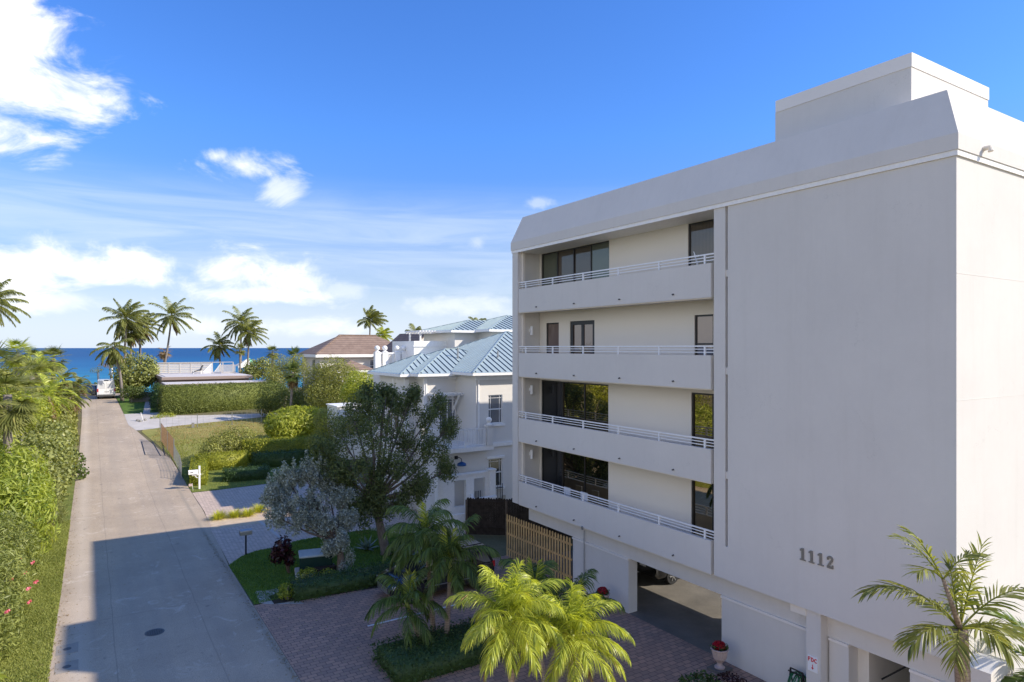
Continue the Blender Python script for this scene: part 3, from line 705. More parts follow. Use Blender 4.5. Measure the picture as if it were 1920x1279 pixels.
def litter(name, n, fn, mat, L=.07):
    P = np.array([fn() for _ in range(n)]); P = np.stack([P[:, 0], P[:, 1], [zt(y)+.02 for y in P[:, 1]]], 1)
    V, Fq = leaves(P, np.tile((0, 0, 1.), (n, 1)), L, L*.5, .25); o = npbuild(name, V, Fq, mat); o['kind'] = 'stuff'
litter('leaf_litter', 900, lambda: (-1.05+abs(random.gauss(0, .28))*(1 if random.random() < .5 else -1), random.uniform(19, 62)), 'coco_brown')
litter('leaf_litter_court', 500, lambda: (random.uniform(5.6, 16), random.uniform(17.8, 27.3)), 'bush_olive', .05)
litter('leaf_litter_street', 260, lambda: (random.uniform(-.9, 5.4), random.uniform(20, 60)), 'coco_brown', .06)
litter('leaf_litter_kerb', 500, lambda: (5.42-abs(random.gauss(0, .12)), random.uniform(19, 40)), 'coco_brown', .06)

# ================================================================== APARTMENT BUILDING
AP = thing('apartment_building', 'tall white four-storey apartment building with the number 1112 and long balconies', 'building', (17, 7.45, 0))
FX0 = 17.0; YR = 7.45; YL = 26.6
WT = (14.06, 14.55)
m = MB(); m.box(17, YR, 2.85, 22.7, 14.0, 14.72)
m.build('main_wall', 'stucco', AP)
m = MB()
m.box(17.22, 14.0, 3.9, 18.5, 14.1, 14.72); m.box(17.002, 14.0, 2.86, 18.5, 14.1, 3.9)
for z in (6.05, 9.35, 12.45): m.box(17.03, 14.0, z, 17.22, 14.1, z+.22)
m.box(17.0, 14.1, 2.86, 18.4, 14.55, 14.72)
m.build('pillar', 'stucco', AP)
# recess back walls with openings: (y0,y1,z0,z1)
X1, X2 = 18.2, 18.5
fl = [3.1, 6.1, 9.1, 12.12]; ce = [5.82, 8.86, 11.86, 14.72]
holes = [(21.1, 25.95, 3.1, 5.55), (14.7, 16.6, 3.1, 5.55), (21.1, 25.95, 6.1, 8.66), (14.7, 16.6, 6.1, 8.6),
         (24.55, 25.55, 9.5, 11.36), (22.0, 23.72, 9.1, 11.38), (15.6, 16.45, 9.1, 11.36), (21.05, 25.95, 12.12, 14.66), (15.4, 16.75, 12.12, 14.66)]
MB().wall('x', X1, X2, 14.55, 26.1, 3.1, 14.72, holes).build('recess_wall', 'soffit', AP)
MB().box(18.42, 14.6, 3.1, 22.7, 26.4, 14.7).build('inner_block', 'dkgrey', AP)
m = MB(); m.box(17.2, 26.12, 2.86, 22.7, 26.58, 14.72); m.build('end_wall', 'stucco', AP)
m = MB(); m.box(16.98, 26.14, 2.86, 17.2, 26.6, 14.7); m.build('corner_column', 'stucco', AP)
MB().box(17.2, 26.02, 3.1, 17.33, 26.12, 14.7).build('jamb', 'soffit', AP); MB().box(17.12, 14.55, 3.1, 17.3, 14.62, 14.7).build('jamb', 'soffit', AP)
# balconies
BY0, BY1 = 14.68, 26.1
tops = [3.93, 6.9, 9.95, 12.95]; bots = [2.85, 5.8, 8.85, 11.84]
for k in range(4):
    m = MB(); m.box(17.0, BY0, bots[k], 17.16, BY1, tops[k]); m.box(17.16, BY0-.1, bots[k]+.02, 18.21, BY1+.02, fl[k])
    b = m.build('balcony', 'stucco', AP)
    MB().box(17.04, BY0+.02, bots[k]-.035, 17.2, BY1, bots[k]-.002).build('drip_edge', 'soffit', b)
    m = MB(); t = tops[k]
    for dz, w in ((.3, .045), (.2, .028), (.1, .028)): m.bar((17.07, BY0-.1, t+dz), (17.07, BY1+.04, t+dz), w)
    for y in (25.57, 23.47, 21.35, 19.2, 17.05, 14.98): m.bar((17.07, y, t-.01), (17.07, y, t+.3), .055)
    m.build('railing', 'rail', b)
    for y in (24.6, 21.85, 19.05, 16.3):
        MB().tube([(17.02, y, bots[k]+.2), (16.93, y, bots[k]+.19)], .028, 8).build('drain_spout', 'dkgrey', b)
# windows and doors
def glazed(y0, y1, z0, z1, pan, name='sliding_door', fr='bronze', X=18.27, fw=.06, mid=None, par=AP):
    m = MB(); m.box(X-.03, y0, z1-fw, X+.06, y1, z1); m.box(X-.03, y0, z0, X+.06, y1, z0+fw)
    n = len(pan); w = (y1-y0-fw)/n
    for i in range(n+1): m.box(X-.032, y0+i*w, z0+.002, X+.058, y0+i*w+fw, z1-.002)
    if mid: m.box(X-.028, y0+.01, mid, X+.05, y1-.01, mid+fw)
    w_ = m.build(name, fr, par)
    for i, g in enumerate(pan):
        MB().box(X+.0+.02*(i % 2), y0+i*w+fw*.5, z0+.02, X+.012+.02*(i % 2), y0+(i+1)*w+fw*.5, z1-.02).build('pane', g, w_)
    return w_
glazed(21.1, 25.95, 3.1, 5.55, ['glass', 'glass', 'glass_dark'])
glazed(14.7, 16.6, 3.1, 5.55, ['glass', 'glass'])
glazed(21.1, 25.95, 6.1, 8.66, ['glass', 'glass', 'glass_dark'])
glazed(14.7, 16.6, 6.1, 8.6, ['glass', 'glass'])
glazed(24.55, 25.55, 9.5, 11.36, ['glass_pink'], 'window', mid=10.2)
w_ = glazed(22.0, 23.72, 9.1, 11.38, ['glass_pink', 'glass_pink'], 'french_door', fw=.17)
MB().tube([(18.2, 22.9, 10.05), (18.2, 22.9, 10.25)], .02, 6).build('handle', 'galv', w_)
glazed(15.6, 16.45, 9.1, 11.36, ['glass_pink'], 'window', mid=10.3)
glazed(21.05, 25.95, 12.12, 14.66, ['glass_pale', 'glass_blind', 'glass_blind', 'glass_pale'])
glazed(15.4, 16.75, 12.12, 14.66, ['glass_blind'])
for z in (5.15, 8.2, 11.0):
    w_ = MB().box(17.62, 26.05, z-.05, 17.72, 26.12, z+.1).build('wall_light', 'rail', AP)
    MB().tube([(17.67, 25.98, z-.2), (17.67, 25.98, z+.22)], .07, 12).build('lamp_shade', 'rail', w_)
# roof edge: strip, band, sloping parapet
m = MB(); m.box(16.955, YR-.045, 14.67, 22.745, 26.645, 14.80); m.build('roof_strip', 'white', AP)
m = MB(); m.box(16.93, YR-.07, 14.801, 22.77, 26.67, 15.18); m.build('roof_band', 'stucco', AP)
def frustum(m, a, b, z0, z1):
    k = len(m.v)
    m.v += [(a[0], a[1], z0), (a[2], a[1], z0), (a[2], a[3], z0), (a[0], a[3], z0), (b[0], b[1], z1), (b[2], b[1], z1), (b[2], b[3], z1), (b[0], b[3], z1)]
    for q in ((4, 5, 6, 7), (0, 1, 5, 4), (1, 2, 6, 5), (2, 3, 7, 6), (3, 0, 4, 7)): m.f.append(tuple(k+i for i in q))
m = MB(); frustum(m, (16.93, YR-.07, 22.77, 26.67), (17.33, YR+.35, 22.37, 26.25), 15.18, 16.38); m.build('sloping_parapet', 'stucco', AP)
m = MB(); m.box(18.0, 8.95, 16.38, 22.35, 13.0, 17.45); m.box(18.0, 8.95, 17.45, 22.35, 13.0, 17.5); ph = m.build('penthouse', 'stucco', AP)
MB().box(17.98, 8.93, 17.5, 22.37, 12.98, 17.86).build('penthouse_coping', 'stucco_trim', ph)
MB().tube([(18.2, YR-.06, 15.0), (18.2, YR-.2, 15.0), (18.2, YR-.22, 14.9)], .06, 10).build('roof_outlet', 'soffit', AP)
# rear wing
m = MB(); m.box(22.7, 19, 2.85, 34, 26.6, 15.7); m.build('rear_wing', 'stucco', AP)
# horizontal joints of the sunlit side wall
for z in (11.93, 8.96): MB().box(17.0, YR-.004, z, 22.7, YR, z+.015).build('wall_joint', 'stucco', AP)
# ground level
m = MB(); m.box(17.45, 7.52, 2.12, 17.95, 25.9, 2.86); m.build('beam', 'stucco', AP)
panels = [(19.04, 22.5), (11.38, 14.6), (10.3, 10.86), (7.5, 8.7)]
for y0, y1 in panels:
    p = MB().box(17.43, y0, 0, 17.88, y1, 2.05).build('garage_wall', 'stucco', AP)
    MB().box(17.38, y0, 2.05, 17.9, y1, 2.118).build('ledge', 'stucco_trim', p)
MB().box(17.12, 10.92, 0, 17.55, 11.36, 2.86).build('ground_pillar', 'stucco', AP)
MB().box(17.1, 11.36, 2.6, 17.5, 11.85, 2.848).build('beam_block', 'soffit', AP)
for y in (7.5, 14.3, 22.3): MB().box(17.9, y, 0, 22.7, y+.2, 2.85).build('side_wall', 'stucco', AP)
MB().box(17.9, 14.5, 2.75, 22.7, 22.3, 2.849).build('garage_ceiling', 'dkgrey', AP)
m = MB(); m.box(17.89, 10.0, 0, 20.5, 10.3, 2.7); m.build('stair_wall', 'soffit', AP)
m = MB(); m.box(20.5, 8.3, 0, 20.7, 10.3, 2.7); m.build('stair_back_wall', 'stucco', AP)
st = MB()
for i in range(7): st.box(18.4, 9.6-i*.3, .3+i*.3, 20.2, 9.88-i*.3, .36+i*.3)
st = st.build('staircase', 'soffit', AP)
MB().tube([(18.35, 9.9, 1.1), (18.35, 8.0, 2.9)], .025, 6).build('handrail', 'black', st)
MB().tube([(17.37, 21.67, .05), (17.37, 21.67, 2.6)], .022, 6).build('conduit', 'galv', AP)
MB().tube([(17.0, 21.3, 2.78), (16.96, 21.3, 2.9)], .05, 6).build('soffit_hook', 'galv', AP)
# number 1112 in slab-serif figures
def glyph(m, ch, fn, h, th, ww=1.0):
    """strokes in a (u,v) box of height h"""
    def r(u0, v0, u1, v1): m.extr([(u0, v0), (u1, v0), (u1, v1), (u0, v1)], fn, 0, th)
    def arc(cx, cy, ra, rb, a0, a1, w, n=14):
        for i in range(n):
            t0 = R(a0+(a1-a0)*i/n); t1 = R(a0+(a1-a0)*(i+1)/n)
            m.extr([(cx+(ra-w/2)*math.cos(t0), cy+(rb-w/2)*math.sin(t0)), (cx+(ra+w/2)*math.cos(t0), cy+(rb+w/2)*math.sin(t0)),
                    (cx+(ra+w/2)*math.cos(t1), cy+(rb+w/2)*math.sin(t1)), (cx+(ra-w/2)*math.cos(t1), cy+(rb-w/2)*math.sin(t1))], fn, 0, th)
    s = h
    if ch == '1':
        r(.17*s, .09*s, .37*s, s); r(.02*s, 0, .52*s, .09*s); m.extr([(.17*s, .76*s), (.17*s, s), (.02*s, .86*s), (.02*s, .76*s)], fn, 0, th)
    elif ch == '2':
        arc(.27*s, .74*s, .18*s, .17*s, 170, -40, .16*s)
        m.extr([(.33*s, .66*s), (.5*s, .6*s), (.25*s, .2*s), (.02*s, .14*s)], fn, 0, th); r(.02*s, 0, .54*s, .17*s); r(.44*s, .17*s, .54*s, .28*s)
        m.extr([(.02*s, .66*s), (.17*s, .66*s), (.17*s, .8*s), (.04*s, .8*s)], fn, 0, th)
    elif ch == 'F': r(0, 0, .2*s, s); r(.2*s, .8*s, .62*s, s); r(.2*s, .42*s, .52*s, .6*s)
    elif ch == 'D':
        r(0, 0, .2*s, s); arc(.22*s, .5*s, .36*s, .41*s, -90, 90, .19*s)
    elif ch == 'C': arc(.42*s, .5*s, .33*s, .4*s, 50, 310, .2*s)
num = MB()
for i, ch in enumerate('1112'):
    y = 11.47-i*.272; glyph(num, ch, (lambda u, v, w, y=y: (17.0-.035+w, y-u, 4.20-.0*i+v)), .34, .06)
num.build('house_number', 'number', AP)
# FDC sign
SG = thing('wall_sign', 'small white sign with red letters FDC above a red down arrow', 'sign', (17.1, 11.2, 1.2))
p_ = MB().box(17.095, 11.0, 1.12, 17.118, 11.30, 1.55).build('plate', 'sign', SG)
m = MB()
for i, ch in enumerate('FDC'): glyph(m, ch, (lambda u, v, w, y=11.285-i*.093: (17.087+w, y-u, 1.39+v)), .12, .009)
m.extr([(0, 0), (.018, 0), (.018, .1), (0, .1)], lambda u, v, w: (17.087+w, 11.158-u, 1.22+v), 0, .009)
m.extr([(-.03, .05), (.009, .0), (.048, .05)], lambda u, v, w: (17.087+w, 11.158-u, 1.18+v), 0, .009)
m.build('lettering', 'red', SG)
# balcony clutter: closed umbrella pole
t = thing('closed_parasol', 'thin white closed parasol leaning in the top balcony by its right end', 'parasol', (17.5, 15.6, 12.12))
MB().tube([(17.6, 15.45, 12.12), (17.25, 15.62, 13.45)], [.015, .015], 6).build('pole', 'rail', t)
MB().tube([(17.45, 15.52, 12.7), (17.25, 15.62, 13.45)], [.05, .015], 6).build('folded_canopy', 'rail', t)
for i, (y, l) in enumerate(((23.6, 'white chair behind the first floor balcony rail, the one farther along'), (22.4, 'white chair behind the first floor balcony rail, nearer the blank wall'))):
    t = thing('balcony_chair', l, 'chair', (17.75, y, 3.1), 'chairs on the lowest balcony')
    MB().box(17.55, y-.23, 3.5, 17.98, y+.23, 3.55).build('seat', 'rail', t); MB().box(17.94, y-.22, 3.56, 17.98, y+.22, 3.98).build('backrest', 'rail', t)
    for a in (17.58, 17.94):
        for b in (y-.2, y+.2): MB().box(a-.015, b-.015, 3.1, a+.015, b+.015, 3.5).build('leg', 'rail', t)
# garden chimney-like stub wall at the right
t = thing('meter_housing', 'low pale wall with a peaked top beside the sunlit side wall', 'low wall', (18.0, 6.7, 0))
fnw = lambda u, v, w: (u, w, v)
MB().extr([(17.0, 0), (18.12, 0), (18.12, 2.88), (17.42, 3.05), (17.0, 2.9)], fnw, 6.75, 7.3).build('wall', 'stucco', t)

# ================================================================== GREY HOUSE WITH BLUE METAL ROOFS
HO = thing('coastal_house', 'pale grey stucco house with light blue standing seam metal roofs', 'house', (19.57, 34.7, 0))
WIN = []
def hwin(par, ax, c, a0, a1, z0, z1, sgn=-1, panes=1, mid=True, name='window'):
    """window on a wall plane; ax 'y' = wall faces -Y at Y=c"""
    def B(m, u0, u1, v0, v1, d0, d1):
        if ax == 'y': m.box(u0, c+sgn*d0, v0, u1, c+sgn*d1, v1)
        else: m.box(c+sgn*d0, u0, v0, c+sgn*d1, u1, v1)
    m = MB(); f = .05
    B(m, a0, a1, z1-f, z1, -.03, .03); B(m, a0, a1, z0, z0+f, -.03, .03)
    n = panes
    for i in range(n+1):
        u = a0+(a1-a0-f)*i/n; B(m, u, u+f, z0+.001, z1-.001, -.03, .032)
    if mid: B(m, a0+.01, a1-.01, (z0+z1)/2-.03, (z0+z1)/2+.03, -.03, .034)
    for u in (a0+.17, a1-.19): B(m, u, u+.02, z0+.01, z1-.01, -.01, .02)
    B(m, a0+.01, a1-.01, z1-.2, z1-.18, -.01, .02)
    w = m.build(name, 'white', par)
    m = MB(); B(m, a0+.02, a1-.02, z0+.02, z1-.02, -.02, -.005); m.build('pane', 'glass_blue', w)
    return w
def sill(par, ax, c, a0, a1, z, sgn=-1, h=.12, d=.09, name='sill'):
    m = MB()
    if ax == 'y': m.box(a0, c+sgn*.002, z, a1, c+sgn*d, z+h)
    else: m.box(c+sgn*.002, a0, z, c+sgn*d, a1, z+h)
    m.build(name, 'white', par)
w1 = XZ(915.5, 741, 34.7); w1b = XZ(942, 793, 34.7); w2 = XZ(916, 861, 34.7); w2b = XZ(940, 911, 34.7)
hl = [(w1[0], w1b[0], w1b[2], w1[2]), (w1[0], w1b[0], w2b[2], w2[2])]
m = MB(); m.wall('y', 34.7, 34.9, 19.57, 31, -.05, 8.6, hl); m.box(19.57, 34.9, -.05, 31, 46, 8.6)
m.build('front_wall', 'house', HO)
m = MB(); m.box(17.4, 37.3, -.05, 19.57, 46, 8.5); m.box(16.7, 38.6, -.05, 17.4, 43.0, 8.45); m.build('side_bay', 'house', HO)
for h in hl:
    hwin(HO, 'y', 34.78, h[0], h[1], h[2], h[3]); sill(HO, 'y', 34.7, h[0]-.12, h[1]+.15, h[2]-.16)
sill(HO, 'y', 34.7, hl[1][0]-.12, hl[1][1]+.12, hl[1][3]+.02, name='lintel')
m = MB(); m.box(19.48, 34.6, 4.18, 31, 34.698, 4.4); m.box(19.485, 34.7, 4.37, 19.568, 37.3, 4.4); m.build('string_course', 'white', HO)
m = MB(); m.box(19.5, 34.63, 8.25, 31, 34.698, 8.6); m.box(17.33, 37.23, 8.25, 19.57, 37.298, 8.5); m.box(17.33, 37.3, 8.25, 17.398, 38.6, 8.5); m.build('frieze', 'white', HO)
# corner pilasters
m = MB(); m.box(17.34, 37.24, 4.4, 17.52, 37.299, 8.25); m.box(17.335, 37.3, 4.4, 17.398, 37.4, 8.25); m.box(16.6, 38.5, 4.4, 16.9, 38.598, 8.2); m.box(16.64, 40.4, 4.4, 16.698, 40.6, 8.2); m.build('pilaster', 'white', HO)
def hiproof(name, x0, y0, x1, y1, z, slope, par, seams=.42, mat='roof_blue', sm='seam', fascia=.16, fm='white', gap=1):
    hw = min(x1-x0, y1-y0)/2; zr = z+hw*slope
    if x1-x0 >= y1-y0: ra = (x0+hw, (y0+y1)/2, zr); rb = (x1-hw, (y0+y1)/2, zr)
    else: ra = ((x0+x1)/2, y0+hw, zr); rb = ((x0+x1)/2, y1-hw, zr)
    A = (x0, y0, z); B = (x1, y0, z); C = (x1, y1, z); D = (x0, y1, z)
    m = MB()
    if x1-x0 >= y1-y0: fs = [(A, B, rb, ra), (B, C, rb), (C, D, ra, rb), (D, A, ra)]
    else: fs = [(A, B, ra), (B, C, rb, ra), (C, D, rb), (D, A, ra, rb)]
    for f in fs: m.poly(f)
    m.poly([D, C, B, A]); r = m.build(name, mat, par)
    m = MB()
    m.wall('y', y0-.02, y0+.06, x0-.02, x1+.02, z-fascia, z-.004); m.wall('y', y1-.06, y1+.02, x0-.02, x1+.02, z-fascia, z-.004)
    m.wall('x', x0-.022, x0+.06, y0+.06, y1-.06, z-fascia, z-.004); m.wall('x', x1-.06, x1+.022, y0+.06, y1-.06, z-fascia, z-.004)
    m.build('fascia', fm, r)
    if seams:
        m = MB()
        def zz(x, y): return z+slope*min(x-x0, x1-x, y-y0, y1-y)
        k = x0+seams*.6
        while k < x1-.1:                      # south face ribs
            e = min(k-x0, x1-k, hw)
            if e > .15: m.bar((k, y0+.08, zz(k, y0+.08)+.02), (k, y0+e-.06, zz(k, y0+e-.06)+.02), .035, .05)
            k += seams
        k = y0+seams*.6; mw = MB()
        while k < y1-.1:                      # west face ribs
            e = min(k-y0, y1-k, hw)
            if e > .15: mw.bar((x0+.08, k, zz(x0+.08, k)+.015), (x0+e-.06, k, zz(x0+e-.06, k)+.015), .03, .035)
            k += seams
        mw.build('light_seams', mat, r)
        m.build('standing_seams', sm, r)
        m = MB(); q = lambda P: (P[0], P[1], P[2]+.02)
        m.bar(q(A), q(ra), .1, .05); m.bar(q(ra), q(rb), .1, .05); m.bar(q(B), q(rb), .1, .05); m.bar(q(D), q(ra if x1-x0 >= y1-y0 else rb), .1, .05)
        m.build('hip_caps', mat, r)
    return r
RA = hiproof('main_roof', 19.05, 34.15, 31.5, 46.5, 8.7, .43, HO)
hiproof('bay_roof', 16.75, 36.8, 25.2, 44.2, 8.6, .41, HO)
hiproof('corner_roof', 16.1, 38.0, 21.5, 43.6, 8.56, .46, HO)
# third level
m = MB(); m.box(23.25, 44.5, 8.7, 31, 50, 11.4); m.box(25.3, 42.5, 8.7, 33, 50.2, 11.42); m.build('upper_walls', 'house', HO)
hiproof('upper_roof', 22.7, 44.0, 31, 50.6, 11.5, .28, HO)
hiproof('tower_roof', 24.8, 42.0, 33.5, 50.8, 11.55, .3, HO)
# roof terrace parapet, pergola, finials
m = MB(); m.box(20.5, 45.8, 8.6, 24.3, 46.0, 10.7); m.box(20.5, 46.0, 8.6, 20.7, 50, 10.7); m.box(20.42, 45.72, 10.28, 24.3, 45.798, 10.36); m.build('terrace_wall', 'white', HO)
m = MB()
for x in (21.6, 24.0):
    m.box(x-.06, 47.0, 10.0, x+.06, 47.12, 11.3); m.box(x-.06, 49.0, 10.0, x+.06, 49.12, 11.3)
m.box(21.3, 46.9, 11.3, 24.2, 47.0, 11.42); m.box(21.3, 49.1, 11.3, 24.2, 49.2, 11.42)
for i in range(12): m.box(21.35+i*.25, 46.6, 11.42, 21.42+i*.25, 49.5, 11.54)
m.build('roof_pergola', 'white', HO)
wk = MB(); wk.box(18.2, 47.4, 8.4, 21.2, 47.5, 9.0); wk.box(18.2, 47.38, 9.72, 21.2, 47.52, 9.84)
for i in range(28): wk.box(18.3+i*.1, 47.43, 9.0, 18.34+i*.1, 47.47, 9.72)
wk = wk.build('roof_balustrade', 'white', HO)
for px_ in (707, 721.5, 744, 756.5):
    X = XZ(px_, 655, 47.45)[0]
    p = MB().box(X-.2, 47.25, 8.4, X+.2, 47.65, 9.86).build('post', 'white', HO)
    MB().lathe([(.24, 0), (.2, .05), (.1, .08), (.1, .14)], (X, 47.45, 9.86), 14).sphere((X, 47.45, 10.16), .2).build('ball_finial', 'white', p, True)
# balcony over the ground floor extension
MB().box(17.1, 34.7, -.05, 19.57, 37.3, 4.1).build('ground_floor_wall', 'house', HO)
b = MB().box(16.9, 34.1, 4.1, 20.45, 34.69, 4.36).box(16.9, 34.69, 4.1, 19.56, 37.3, 4.36).build('balcony', 'white', HO)
m = MB()
for z in (4.46, 5.4): m.bar((17.0, 34.2, z), (19.95, 34.2, z), .05); m.bar((17.0, 34.2, z), (17.0, 37.3, z), .05)
for x in (17.0, 18.55, 19.9): m.bar((x, 34.2, 4.36), (x, 34.2, 5.46), .07)
for i in range(11): m.bar((18.65+i*.115, 34.2, 4.5), (18.65+i*.115, 34.2, 5.38), .03)
for i in range(9):
    m.bar((17.05+i*.16, 34.2, 4.5), (17.4+i*.12, 34.2, 4.93), .03); m.bar((17.05+i*.16, 34.2, 5.36), (17.4+i*.12, 34.2, 4.93), .03)
for i in range(24): m.bar((17.0, 34.3+i*.125, 4.5), (17.0, 34.3+i*.125, 5.36), .03)
m.build('railing', 'white', b)
p = MB().box(19.98, 34.05, 4.362, 20.36, 34.4, 5.5).box(19.93, 34.0, 5.5, 20.41, 34.45, 5.6).build('post', 'house', b)
MB().lathe([(.2, 0), (.1, .06), (.09, .12)], (20.17, 34.22, 5.6), 14).sphere((20.17, 34.22, 5.88), .18).build('ball_finial', 'white', p, True)
# french door on the side bay facing the street + awning
d = hwin(HO, 'y', 37.26, 18.35, 19.5, 4.42, 7.0, panes=2, mid=False, name='french_door')
m = MB()
for i in range(11): m.box(17.55+i*.2, 36.2, 7.32, 17.62+i*.2, 37.3, 7.42)
m.box(17.45, 36.3, 7.24, 19.75, 36.38, 7.32); m.box(17.45, 37.1, 7.24, 19.56, 37.18, 7.32)
for x in (17.75, 19.3): m.bar((x, 36.35, 7.25), (x, 37.25, 6.2), .09); m.bar((x, 37.24, 6.1), (x, 37.24, 7.3), .09)
m.build('door_pergola', 'white', HO)
m = MB()
for i in range(10): m.box(16.0, 39.0+i*.28, 7.3, 16.7, 39.07+i*.28, 7.39)
m.box(16.05, 38.9, 7.22, 16.12, 41.8, 7.3)
for y in (39.1, 41.5): m.bar((16.1, y, 7.25), (16.7, y, 6.4), .08)
m.build('window_pergola', 'white', HO)
hwin(HO, 'x', 16.68, 39.4, 41.2, 4.9, 6.9, panes=2)
# ground floor wing wall and barn light
x, y, z = XZ(855, 858, 34.7)
bl = MB().rbox((x, 34.67, z), (.2, .05, .2)).build('barn_light', 'black', HO)
MB().tube([(x, 34.65, z), (x+.03, 34.4, z+.05), (x+.12, 34.27, z-.02), (x+.14, 34.25, z-.2)], .02, 8).build('arm', 'black', bl)
MB().lathe([(.05, .16), (.12, .13), (.25, .06), (.28, -.04), (.27, -.07), (.02, -.05)], (x+.14, 34.25, z-.35), 18).build('lamp_shade', 'blue', bl, True)
MB().rbox((21.5, 34.66, 1.0), (.2, .1, .3)).build('outdoor_outlet', 'galv', HO)

for x, y, z in ((22.0, 36.2, 9.75), (26.2, 37.0, 10.0), (20.6, 39.0, 10.0)):
    MB().tube([(x, y, z-.5), (x, y, z+.22)], .06, 10).build('vent_pipe', 'galv', HO)
for x, y in ((19.68, 34.64), (17.44, 37.2)): MB().box(x, y, 4.45, x+.09, y+.055, 8.5).build('downspout', 'white', HO)
# entry garden wall with openings, ball finial and gate
EW = thing('entry_wall', 'white entry wall with two square openings and a ball finial in front of the grey house', 'garden wall', (18.6, 33.9, 0))
def q(px, py, Y): p = XZ(px, py, Y); return p[0], p[2]
Yw = 34.0
x0, zt0 = q(829, 893, Yw); x1, zt1 = q(928, 882, Yw)
zt0 = (zt0+zt1)/2; zb = .0
ops = [(q(852, 900, Yw)[0], q(874, 930, Yw)[0], 1.0, zt0-.35), (q(889, 900, Yw)[0], q(910, 930, Yw)[0], 1.0, zt0-.35)]
m = MB(); m.wall('y', Yw, Yw+.25, x0, x1-.4, zb, zt0-.1, ops); m.box(x0-.05, Yw-.05, zt0-.1, x1-.4, Yw+.3, zt0); m.build('wall', 'white', EW)
MB().box(x1-.4, Yw-.1, 0, x1, Yw+.35, zt0+.02).box(x1-.44, Yw-.14, zt0+.02, x1+.04, Yw+.39, zt0+.1).build('pier', 'white', EW)
MB().box(x0-.3, Yw-.1, 0, x0, Yw+.35, zt0-.05).build('pier', 'white', EW)
m = MB()
for i in range(4): m.box(ops[1][0]+.12+i*.12, Yw+.1, 1.0, ops[1][0]+.15+i*.12, Yw+.13, 1.75)
m.build('grille', 'black', EW)
MB().tube([((ops[0][1]+ops[1][0])/2, Yw-.02, 1.62), ((ops[0][1]+ops[1][0])/2, Yw-.2, 1.6)], [.04, .04], 8).tube([((ops[0][1]+ops[1][0])/2, Yw-.2, 1.68), ((ops[0][1]+ops[1][0])/2, Yw-.2, 1.4)], [.04, .13], 10).build('wall_light', 'sign', EW)
fx, _ = q(891, 950, 33.2)
p = MB().box(fx-.28, 33.0, 0, fx+.22, 33.5, 1.05).box(fx-.32, 32.96, 1.05, fx+.26, 33.54, 1.13).build('pier', 'white', EW)
MB().sphere((fx-.03, 33.25, 1.36), .22).build('ball_finial', 'white', p, True)
MB().box(fx+.22, 33.1, 0, x1-.4, 33.35, 1.55).box(fx-1.4, 33.15, 0, fx-.28, 33.35, .8).build('low_wall', 'white', EW)
GT_ = thing('metal_gate', 'narrow black metal gate beside the white entry wall', 'gate', (x1+.3, Yw+.1, 0))
m = MB()
for i in range(5): m.box(x1+.1+i*.12, Yw+.1, .1, x1+.13+i*.12, Yw+.13, 2.0+(.1 if i == 2 else 0))
m.box(x1+.08, Yw+.09, .15, x1+.64, Yw+.14, .2); m.box(x1+.08, Yw+.09, 1.75, x1+.64, Yw+.14, 1.8); m.build('bars', 'black', GT_)

# ================================================================== FENCES
def picket(name, label, p0, p1, n, h, mat, w=.09, z0=0, rails=(.4, 1.5), back=False, cat='fence', post=None, jitter=.02):
    t = thing(name, label, cat, (p0[0], p0[1], z0)); P0 = Vector((p0[0], p0[1], z0)); P1 = Vector((p1[0], p1[1], z0)); d = (P1-P0).normalized(); a = math.atan2(d.y, d.x); nn = Vector((-d.y, d.x, 0))
    m = MB()
    for i in range(n):
        c = P0.lerp(P1, (i+.5)/n); hh = h+random.uniform(-jitter, jitter)
        m.rbox((c.x, c.y, z0+hh/2), (w, .02, hh), a+random.uniform(-.04, .04))
        q_ = c+Vector((0, 0, hh)); b = len(m.v)
        for s_, t_ in ((-.5, -.01), (.5, -.01), (.5, .01), (-.5, .01)): m.v.append(tuple(q_+d*w*s_*.98+nn*t_))
        for s_, t_ in ((-.2, -.01), (.2, -.01), (.2, .01), (-.2, .01)): m.v.append(tuple(q_+d*w*s_+nn*t_+Vector((0, 0, w*.4))))
        for k in range(4): m.f.append((b+k, b+(k+1) % 4, b+4+(k+1) % 4, b+4+k))
        m.f.append((b+4, b+5, b+6, b+7))
    m.build('pickets', mat, t); m = MB(); o = nn*(.035 if back else -.035)
    for r in rails: m.bar(P0+o+Vector((0, 0, r)), P1+o+Vector((0, 0, r)), .04, .09)
    m.build('rails', mat, t)
    if post:
        m = MB()
        for k in range(post+1):
            c = P0.lerp(P1, k/post)+o*2.4; m.box(c.x-.045, c.y-.045, z0, c.x+.045, c.y+.045, z0+h*.98)
        m.build('posts', 'trunk_dark' if mat == 'wood_old' else mat, t)
    return t
fa = YZ(935, 968, 17.2); 
picket('picket_fence', 'new yellow pine picket fence between the palms and the garage wall', (17.25, 27.6), (17.42, 22.6), 25, 2.0, 'wood_new', .1, 0, (.35, 1.1, 1.75), True, jitter=.015)
picket('board_fence', 'old dark weathered board fence behind the pine pickets, running towards the street', (17.4, 31.9), (22.6, 27.9), 46, 1.95, 'wood_old', .14, 0, (.4, 1.8), False, post=3, jitter=.04)
picket('board_fence', 'dark board fence in the gap behind the pine pickets, under the overhang', (22.6, 27.9), (19.6, 22.7), 42, 1.95, 'wood_old', .14, 0, (.4, 1.4), False, post=3, jitter=.03)
